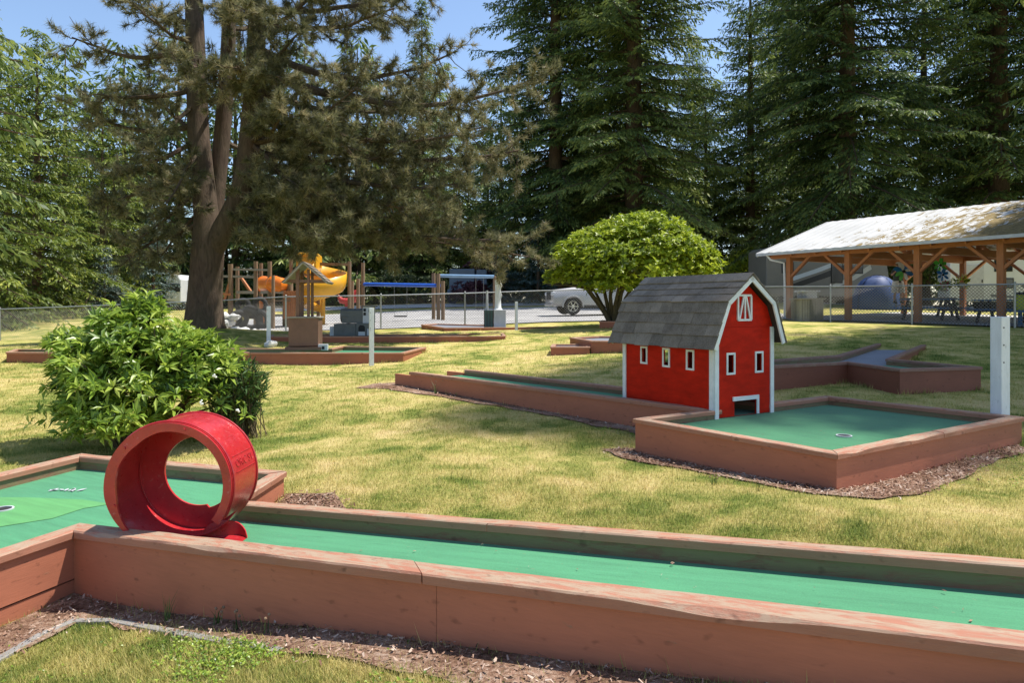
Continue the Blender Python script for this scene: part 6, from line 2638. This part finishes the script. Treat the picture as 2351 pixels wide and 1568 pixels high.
CBR = [((585, 190, 20.6), (545, 150, 18.2), .1, .08, 16), ((520, 200, 21.9), (500, 165, 18.8), .2, .07, 13), ((588, 130, 20.7), (640, 175, 18.4), .2, .07, 14), ((450, 150, 21.5), (455, 135, 19.2), .2, .07, 9),
       ((522, 120, 22), (540, -20, 19.8), .1, .07, 12), ((590, 40, 20.8), (560, 20, 18.8), .1, .07, 12), ((450, 200, 21.4), (390, 110, 23.6), .2, .08, 12), ((524, 60, 22), (620, 40, 24.5), .2, .09, 16),
       ((520, 200, 21.9), (700, 150, 24.8), .5, .09, 18), ((510, 320, 21.8), (650, 330, 24.8), .5, .09, 16), ((500, 420, 21.7), (640, 470, 24.6), .4, .08, 16), ((508, 340, 21.8), (420, 420, 24.6), .3, .08, 12),
       ((575, 320, 20.6), (660, 250, 18.4), .2, .07, 14), ((566, 400, 20.6), (620, 440, 18.6), .2, .06, 12), ((526, -20, 22), (420, -90, 21), .1, .08, 12), ((592, -20, 20.9), (690, -100, 20), .1, .08, 14)]
for lst in (RB, LBR, CBR):
    for (a, b_, sag, r, ns) in lst:
        branch(P(*a), P(*b_), sag, r, ns, 1.0 if lst is not LBR else .85)
limbs.build('limbs', M['bark_pine'], pine, True, fix=False)
tc_ = np.array([tuple(t[0] - PB) for t in tufts])
td_ = np.array([tuple(t[1]) for t in tufts])
NN = 38
n = len(tc_)
c = np.repeat(tc_, NN, 0)
d0 = np.repeat(td_, NN, 0)
dd = norm(d0 * rng.uniform(.1, 1.1, (n * NN, 1)) + rng.normal(0, .62, (n * NN, 3)))
ln = rng.uniform(.15, .27, n * NN)
sd = norm(np.cross(dd, rng.normal(0, 1, (n * NN, 3))))
wdt = np.full(n * NN, .0082)
off = d0 * rng.uniform(-.09, .05, (n * NN, 1))
c = c + off
tv = np.stack([c - sd * wdt[:, None], c + sd * wdt[:, None], c + dd * ln[:, None]], 1).reshape(-1, 3)
tint = np.clip(np.repeat(rng.normal(.45, .16, n), NN) + rng.normal(0, .13, n * NN), 0, 1)
np_mesh('needles', tv, np.arange(len(tv)).reshape(-1, 3), tint, M['pine'], pine)
print('pine tufts', n)


# ------------------------------------------------------------------ broad leaved bushes
def rosettes(cen, axis, nl, ln, wd, rg, spread=1.0, curl=.25):
    """Whorls of long leaves round each axis: folded blades of two quads."""
    n = len(cen)
    a = norm(axis)
    ref = norm(np.cross(a, np.array([.3, .2, 1.0]) + rg.normal(0, .2, (n, 3))))
    b_ = np.cross(a, ref)
    V, T = [], []
    base_t = rg.normal(.45, .17, n)
    for k in range(nl):
        th = 2 * math.pi * k / nl + rg.uniform(-.3, .3, n) + rg.uniform(0, 6.28, 1)
        el = rg.uniform(.05, .95, n) * spread
        rad = ref * np.cos(th)[:, None] + b_ * np.sin(th)[:, None]
        d = norm(rad * np.cos(el)[:, None] + a * np.sin(el)[:, None])
        l = ln * rg.uniform(.65, 1.15, n)
        w = wd * rg.uniform(.8, 1.15, n)
        s = norm(np.cross(d, a + rg.normal(0, .25, (n, 3))))
        up = np.cross(s, d)
        tip_dir = norm(d - a * curl + np.array([0, 0, -.18]))
        m_ = cen + d * (l * .5)[:, None]
        e = m_ + tip_dir * (l * .5)[:, None]
        f = (w * .22)[:, None]
        p0 = cen + d * (l * .08)[:, None]
        L1 = m_ + s * (w * .5)[:, None] + up * f
        R1 = m_ - s * (w * .5)[:, None] + up * f
        V.append(np.stack([p0, m_, e, L1], 1))
        V.append(np.stack([p0, R1, e, m_], 1))
        t = np.clip(base_t + rg.normal(0, .12, n), 0, 1)
        T += [t, t]
    V = np.concatenate(V)
    return V.reshape(-1, 3), np.concatenate(T)


def lumpy(dirs, seed, amp, freq=1.6):
    return np.array([1 + amp * noise.noise(Vector(d) * freq + Vector((seed, 0, 0))) + amp * .6 * noise.noise(Vector(d) * freq * 2.3 + Vector((seed, 5, 0))) for d in dirs])


def bush(name, label, cat, base, blobs, nros, nl, ln, wd, mat, seed, inner=.25, stems=None, lean=.55, amp=.16, group=None, shell_=.82, zmin=.06):
    """blobs: (centre, radii, share)."""
    rg = np.random.default_rng(seed)
    root = thing(name, label, cat, tuple(base), group)
    V, T = [], []
    for (cb_, rr_, share) in blobs:
        m = int(nros * share)
        d = norm(rg.normal(0, 1, (m, 3)))
        d[:, 2] = np.where(d[:, 2] < -.35, -d[:, 2] * .5, d[:, 2])
        r = lumpy(d, seed + cb_[0], amp) * np.where(rg.uniform(0, 1, m) < inner, rg.uniform(.45, .85, m), rg.uniform(shell_, 1.03, m))
        p = np.array(cb_) + d * np.array(rr_) * r[:, None]
        ax = norm(d * (1 - lean) + np.array([0, 0, 1]) * lean + rg.normal(0, .22, (m, 3)))
        keep = p[:, 2] > HV(p[:, 0], p[:, 1]) + zmin
        v, t = rosettes(p[keep], ax[keep], nl, ln, wd, rg)
        V.append(v)
        T.append(t)
    V = np.concatenate(V) - np.array(base)
    T = np.concatenate(T)
    np_mesh('foliage', V, np.arange(len(V)).reshape(-1, 4), T, M[mat], root)
    mb = MB()
    if stems:
        for pth_, r in stems:
            mb.tube(pth_, r, 7)
    else:
        rd = random.Random(seed)
        bz = Vector(base)
        for (cb_, rr_, share) in blobs:
            for k in range(int(26 * share) + 3):
                a = rd.uniform(0, 6.28)
                e = Vector(cb_) + Vector((math.cos(a) * rr_[0], math.sin(a) * rr_[1], rd.uniform(-.2, .8) * rr_[2])) * rd.uniform(.5, .95)
                s = bz + Vector((rd.uniform(-.2, .2), rd.uniform(-.2, .2), -.05))
                mid = s.lerp(e, .5) + Vector((0, 0, .15 * rr_[2]))
                mb.tube([s, mid, e], [.022, .015, .006], 5, False)
    mb.build('stems', M['bark_bush'], root, True, fix=False)
    return root


BB = on(330, 7.35)
rho = bush('rhododendron_bush', 'large rhododendron bush with whorled glossy leaves behind the front lane', 'bush', BB,
           [(tuple(P(352, 905, 7.4)), (.95, .85, .60), .34), (tuple(P(325, 800, 7.4)), (.50, .52, .40), .15), (tuple(P(425, 815, 7.5)), (.32, .42, .28), .09),
            (tuple(P(215, 850, 7.2)), (.36, .45, .42), .11), (tuple(P(325, 725, 7.5)), (.22, .22, .22), .04), (tuple(P(265, 975, 7.0)), (.52, .40, .28), .09), (tuple(P(160, 800, 7.4)), (.20, .25, .20), .03),
            (tuple(P(480, 860, 7.3)), (.38, .4, .40), .08), (tuple(P(205, 940, 7.0)), (.30, .3, .26), .04), (tuple(P(262, 745, 7.3)), (.20, .25, .18), .03)],
           1700, 9, .15, .040, 'rhodo', 3, .3, amp=.26)
mb = MB()
rd = random.Random(3)
for k in range(4):
    x, y = rd.choice([(rd.uniform(420, 600), rd.uniform(860, 980)), (rd.uniform(200, 480), rd.uniform(760, 960))])
    c = P(x, y, rd.uniform(6.5, 6.75))
    mb = MB()
    for q_ in range(4):
        mb.ball(c + Vector((rd.gauss(0, .011), rd.gauss(0, .01), rd.gauss(0, .011))), .011, 6, 4)
    mb.build('flower', M['flower'], rho)
# narrow leaved perennial growing into its right flank
NB = on(545, 7.5)
rg = np.random.default_rng(31)
sroot = thing('leafy_perennial', 'narrow leaved leafy plant growing against the right side of the rhododendron', 'plant', tuple(NB))
V, T = [], []
m = 210
d = norm(rg.normal(0, 1, (m, 3)))
d[:, 2] = np.abs(d[:, 2])
top = np.array(tuple(P(540, 900, 7.4))) + d * np.array([.34, .40, .42]) * rg.uniform(.6, 1.05, (m, 1)) * lumpy(d, 4, .22)[:, None]
bot = np.array(tuple(NB)) + np.stack([rg.normal(0, .12, m), rg.normal(0, .12, m), np.zeros(m)], -1)
mb = MB()
for i in range(m):
    a, b_ = Vector(bot[i]), Vector(top[i])
    mid = a.lerp(b_, .55) + Vector((0, 0, .08))
    mb.tube([a, mid, b_], [.006, .005, .003], 3, False)
    k = 13
    t = rg.uniform(.25, 1.0, k)
    c = np.array([tuple(a.lerp(mid, tt / .55) if tt < .55 else mid.lerp(b_, (tt - .55) / .45)) for tt in t])
    dv = norm(np.array(tuple((b_ - a).normalized()))[None] * .5 + rg.normal(0, .55, (k, 3)) + np.array([0, 0, .1]))
    sdv = norm(np.cross(dv, rg.normal(0, 1, (k, 3))))
    l = rg.uniform(.07, .15, k)
    V.append(kites(c, dv, sdv, l, l * .16))
    T.append(np.clip(rg.normal(.5, .2, k), 0, 1))
V = np.concatenate(V).reshape(-1, 3) - np.array(tuple(NB))
np_mesh('foliage', V, np.arange(len(V)).reshape(-1, 4), np.concatenate(T), M['strap'], sroot)
mb.build('stems', M['bark_bush'], sroot, True, fix=False)

# the lime green tree
LB = on(1409, 22.3)
st_ = []
rd = random.Random(9)
b0 = LB - Z * .1
f0 = P(1404, 690, 22.3)
fan = [(1330, 640, 21.3), (1370, 600, 22.5), (1400, 590, 21.6), (1440, 580, 23.0), (1490, 590, 22.0), (1540, 620, 22.8), (1590, 630, 22.2), (1350, 655, 23.2), (1460, 560, 22.0), (1300, 625, 22.4), (1430, 640, 21.0)]
for k, (x, y, Y) in enumerate(fan):
    e = P(x, y, Y)
    s = b0 + Vector((rd.uniform(-.12, .12), rd.uniform(-.12, .12), 0))
    m1 = s.lerp(e, .35) + Vector((0, 0, .25)) + noise.noise_vector(s * 3) * .1
    m2 = s.lerp(e, .7) + Vector((0, 0, .18)) + noise.noise_vector(e * 3) * .12
    st_.append(([s, m1, m2, e], [.085, .06, .04, .015]))
    for q_ in range(3):
        e2 = m2 + Vector((rd.gauss(0, .6), rd.gauss(0, .6), rd.uniform(.1, .7)))
        st_.append(([m2, m2.lerp(e2, .5) + Vector((0, 0, .05)), e2], [.03, .02, .008]))
bush('lime_green_tree', 'rounded lime green small tree with several thin stems, in front of the silver pickup', 'tree', LB,
     [(tuple(P(1450, 612, 22.5)), (2.55, 2.3, 1.45), .52), (tuple(P(1470, 545, 22.5)), (1.55, 1.5, .82), .16), (tuple(P(1360, 610, 22.2)), (1.3, 1.4, .9), .12), (tuple(P(1555, 600, 22.5)), (1.25, 1.3, .85), .12),
      (tuple(P(1300, 640, 22.4)), (.70, .8, .50), .05), (tuple(P(1605, 632, 22.4)), (.68, .8, .42), .05), (tuple(P(1400, 660, 21.4)), (1.0, .8, .40), .05)],
     5600, 7, .18, .078, 'lime_tree', 21, .30, st_, .60, .13, zmin=1.0)


# undergrowth below the trees, each bush on its own
def shrub(name, label, x, Y, w, h, mat, seed, nr=420):
    b_ = on(x, Y)
    bush(name, label, 'bush', b_, [(tuple(b_ + Z * h * .45), (w, w * .8, h * .6), .7), (tuple(b_ + Vector((w * .3, 0, h * .75))), (w * .5, w * .5, h * .35), .3)], nr, 6, .30, .13, mat, seed, .2,
         None, .4, .25, 'bushes under the trees')


for k, (x, Y, w, h, mt, lab) in enumerate((
        (262, 44, 1.2, 1.7, 'silver_shrub', 'silvery leaved shrub under the conifers at left'),
        (30, 42, 2.6, 1.5, 'dark_shrub', 'dark shrub behind the fence at the left edge'), (160, 47, 2.6, 1.6, 'dark_shrub', 'dark shrub at the lawn end under the light green conifers'),
        (345, 54, 2.6, 1.8, 'dark_shrub', 'dark shrub behind the small blue spruce'), (620, 56, 3.4, 2.6, 'dark_shrub', 'dark shrub behind the climbing frame'),
        (760, 57, 3.4, 2.8, 'dark_shrub', 'dark shrub behind the yellow slide'), (880, 55, 3.6, 2.5, 'dark_shrub', 'dark shrub under the dark blue swing beam'),
        (960, 56, 3.0, 2.0, 'dark_shrub', 'dark shrub left of the blue grey trailer'), (1078, 50, 1.5, 1.5, 'maroon_shrub', 'maroon leaved shrub in front of the blue grey trailer'),
        (1110, 55, 2.0, 3.4, 'maroon_shrub', 'taller purplish shrub behind the white tower'), (1180, 55, 2.6, 2.6, 'dark_shrub', 'dark shrub right of the white tower'),
        (1300, 57, 3.4, 2.6, 'dark_shrub', 'dark shrub behind the front of the silver pickup'), (1460, 58, 3.6, 3.0, 'dark_shrub', 'dark shrub behind the lime green tree'),
        (1600, 58, 3.6, 3.0, 'dark_shrub', 'dark shrub right of the lime green tree'), (1705, 50, 1.9, 3.6, 'lime_tree', 'young light green tree left of the brown cabin'),
        (1960, 62, 4, 3.4, 'dark_shrub', 'dark shrub behind the tan camper'), (2130, 62, 4, 3.4, 'dark_shrub', 'dark shrub deep behind the middle of the shelter'))):
    shrub('shrub', lab, x, Y, w, h, mt, 50 + k)

# ------------------------------------------------------------------ grass blades of the near lawn
def grass():
    rg = np.random.default_rng(77)
    N = 620000
    px = rg.uniform(-260, 2620, N)
    u = rg.uniform(0, 1, N)
    py = 762 + (1700 - 762) * u ** .92
    X, Y = GV(px, py)
    X += rg.normal(0, .02, N)
    Y += rg.normal(0, .02, N)
    keep = (Y < 24) & (Y > 1.2)
    # keep the gravel free
    for pl in GRASS_OUT:
        keep &= ~in_poly(X, Y, pl)
    for pl in MULCH:
        keep &= ~(in_poly(X + rg.normal(0, .045, N), Y + rg.normal(0, .045, N), pl) & (rg.uniform(0, 1, N) > .02))
    keep &= ~in_poly(X, Y, gravel)
    X, Y = X[keep], Y[keep]
    n = len(X)
    Zg = HV(X, Y)
    sc = np.clip(Y / 5.5, .75, 2.6)
    tall = np.array([noise.noise(Vector((x * 1.1, y * 1.1, 0))) for x, y in zip(X[::1], Y[::1])])
    h = rg.uniform(.016, .040, n) * (1 + .45 * tall) * (.75 + .25 * sc)
    w = rg.uniform(.0016, .0032, n) * sc
    a = rg.uniform(0, 6.283, n)
    lean = rg.uniform(.1, 1.1, n)
    dx, dy = np.cos(a), np.sin(a)
    p = np.stack([X, Y, Zg - .004], -1)
    s = np.stack([-dy, dx, 0 * a], -1) * w[:, None]
    tip = p + np.stack([dx * h * lean, dy * h * lean, h], -1)
    V = np.stack([p - s, p + s, tip], 1).reshape(-1, 3)
    o = np_mesh('grass', V, np.arange(3 * n).reshape(n, 3), np.clip(rg.normal(.5, .22, n), 0, 1), M['blades'])
    tag(o, 'short green and straw yellow grass blades of the lawn', 'grass', None, 'stuff')
    print('grass', n)
    # longer grass the mower misses, against the boards
    PX, PY = [], []
    for pl in GRASS_OUT:
        q = [Vector((x, y, 0)) for x, y in pl]
        q2 = offset_poly(q, .05)
        for i in range(len(q)):
            L = (q[(i + 1) % len(q)] - q[i]).length
            m = int(L * 170 / max(1, q[i].y / 7))
            t = rg.uniform(0, 1, m)
            f = rg.uniform(0, 1, m) ** 1.5
            dens = np.array([noise.noise(Vector((float(tt) * L * 1.7, i * 3.1, q[i].x))) for tt in t])
            ok = dens > -.05
            t, f = t[ok], f[ok]
            a0, a1 = np.array(q[i])[:2], np.array(q[(i + 1) % len(q)])[:2]
            b0_, b1_ = np.array(q2[i])[:2], np.array(q2[(i + 1) % len(q)])[:2]
            p = (a0[None] * (1 - t)[:, None] + a1[None] * t[:, None]) * (1 - f)[:, None] + (b0_[None] * (1 - t)[:, None] + b1_[None] * t[:, None]) * f[:, None]
            PX.append(p[:, 0])
            PY.append(p[:, 1])
    X, Y = np.concatenate(PX), np.concatenate(PY)
    keep = (Y > 1.5) & (Y < 24)
    for pl in MULCH:
        keep &= ~(in_poly(X, Y, pl) & (rg.uniform(0, 1, len(X)) > .10))
    X, Y = X[keep], Y[keep]
    n = len(X)
    h = rg.uniform(.03, .105, n)
    w = rg.uniform(.0018, .0032, n) * np.clip(Y / 6, .8, 2.2)
    a = rg.uniform(0, 6.283, n)
    lean = rg.uniform(.05, .7, n)
    dx, dy = np.cos(a), np.sin(a)
    p = np.stack([X, Y, HV(X, Y) - .004], -1)
    s = np.stack([-dy, dx, 0 * a], -1) * w[:, None]
    V = np.stack([p - s, p + s, p + np.stack([dx * h * lean, dy * h * lean, h], -1)], 1).reshape(-1, 3)
    o = np_mesh('edge_grass', V, np.arange(3 * n).reshape(n, 3), np.clip(rg.normal(.42, .25, n), 0, 1), M['blades'])
    tag(o, 'longer unmown grass growing against the lane boards', 'grass', None, 'stuff')
    # clover and broader weeds at the bottom left, clumps along the boards
    N = 9000
    px = np.concatenate([700 + rg.normal(0, 260, N), rg.uniform(2150, 2420, 1200), rg.uniform(1380, 1480, 500)])
    py = np.concatenate([rg.uniform(1480, 1640, N), rg.uniform(1010, 1130, 1200), rg.uniform(950, 1010, 500)])
    X, Y = GV(px, py)
    nz = np.array([noise.noise(Vector((x * 2.3, y * 2.3, 4))) for x, y in zip(X, Y)])
    keep = nz + rg.normal(0, .22, len(X)) > .12
    for pl in GRASS_OUT:
        keep &= ~in_poly(X, Y, pl)
    for pl in MULCH:
        keep &= ~(in_poly(X, Y, pl) & (rg.uniform(0, 1, len(X)) > .04))
    X, Y = X[keep], Y[keep]
    n = len(X)
    cen = np.stack([X, Y, HV(X, Y) + rg.uniform(.006, .03, n)], -1)
    ax = norm(rg.normal(0, .35, (n, 3)) + np.array([0, 0, 1]))
    v, t = rosettes(cen, ax, 3, .013, .010, rg)
    o = np_mesh('clover', v, np.arange(len(v)).reshape(-1, 4), t, M['rhodo'])
    tag(o, 'low clover and broad weeds mixed into the lawn', 'clover', None, 'stuff')


grass()


# taller weeds against the front board and beside the lanes
def weed(base, n, hmin, hmax, lab, head=False, seed=0, spread=.3):
    rd = random.Random(seed)
    root = thing('weed', lab, 'weed', tuple(base), 'weeds beside the lanes')
    mb, hb_ = MB(), MB()
    for k in range(n):
        a = rd.uniform(0, 6.28)
        h = rd.uniform(hmin, hmax)
        d = Vector((math.cos(a), math.sin(a), 0)) * h * rd.uniform(.05, spread)
        p0 = Vector(base) + Vector((rd.uniform(-.015, .015), rd.uniform(-.015, .015), -.01))
        s = Vector((-math.sin(a), math.cos(a), 0)) * .0028
        p1, p2 = p0 + d * .4 + Z * h * .6, p0 + d + Z * h
        mb.add([p0 - s, p0 + s, p1 + s * .8, p1 - s * .8, p2], [(0, 1, 2, 3), (3, 2, 4)], None, rd.random())
        if head and k % 2 == 0:
            hb_.ball(p2, .007, 6, 4)
    mb.build('blades', M['strap'], root, tint=True, fix=False)
    if head and hb_.v:
        hb_.build('seed_head', M['post_wood'], root)


off_ = -an * .07
weed(A1 + ad * .205 + off_ - Z * (A1.z + ad.z * .205 - H((A1 + ad * .205 + off_).x, (A1 + ad * .205 + off_).y)), 11, .06, .19, 'tall grass weed against the middle of the front board', False, 1, .5)


def wat(px, py):
    g = G(px, py)
    return g


weed(wat(545, 1452), 5, .05, .10, 'small flowering weed right of the tall grass weed on the mulch', True, 2)
weed(wat(612, 1462), 4, .06, .12, 'thin weed with seed head, rightmost on the mulch by the front board', True, 3)
weed(wat(498, 1440), 6, .08, .14, 'pale dry weed on the mulch just beside the tall grass weed', True, 4, .6)
weed(wat(182, 1452), 9, .03, .05, 'tiny green tuft on the mulch near the left board', False, 5, .7)
weed(on(1000, 9.7), 9, .10, .22, 'dry weed against the far end of the barn lane', True, 6, .7)
weed(on(1640, 4.95), 8, .05, .12, 'dry weed at the foot of the square end of the barn lane', True, 7, .7)
weed(on(1738, 4.72), 8, .04, .09, 'green tuft under the board of the square end of the barn lane', False, 8, .7)

# ------------------------------------------------------------------ light, sky, camera
AZ, EL = R(17), R(66)
w = bpy.data.worlds.new('World')
SC.world = w
w.use_nodes = True
nt = w.node_tree
bg = nt.nodes['Background']
sky = nt.nodes.new('ShaderNodeTexSky')
sky.sky_type = 'NISHITA'
sky.sun_disc = False
sky.sun_elevation = EL
sky.sun_rotation = R(90) - AZ
sky.altitude = 200
sky.air_density = 1.0
sky.dust_density = .6
sky.ozone_density = 1.6
nt.links.new(sky.outputs[0], bg.inputs['Color'])
bg.inputs['Strength'].default_value = .135
sl_ = bpy.data.lights.new('sun', 'SUN')
sl_.energy = 4.5
sl_.angle = R(.53)
sl_.color = (1, .955, .88)
so = bpy.data.objects.new('sun', sl_)
C.objects.link(so)
dv = Vector((math.cos(EL) * math.cos(AZ), math.cos(EL) * math.sin(AZ), math.sin(EL)))
so.rotation_euler = dv.to_track_quat('Z', 'Y').to_euler()
so.location = (20, 10, 40)

cam = bpy.data.cameras.new('camera')
cam.sensor_width = 36
cam.lens = 36 * FOC / 2350
cam.shift_y = -(784 - HY) / 2350
cam.clip_start = .1
cam.clip_end = 2000
co = bpy.data.objects.new('camera', cam)
C.objects.link(co)
co.location = (0, 0, EYE)
co.rotation_euler = (R(90), 0, 0)
SC.camera = co
vs_ = SC.view_settings
vs_.view_transform = 'Standard'
vs_.look = 'None'
vs_.gamma = 1
vs_.exposure = .67
SC.cycles.max_bounces = 6
SC.cycles.diffuse_bounces = 3
SC.cycles.transmission_bounces = 3
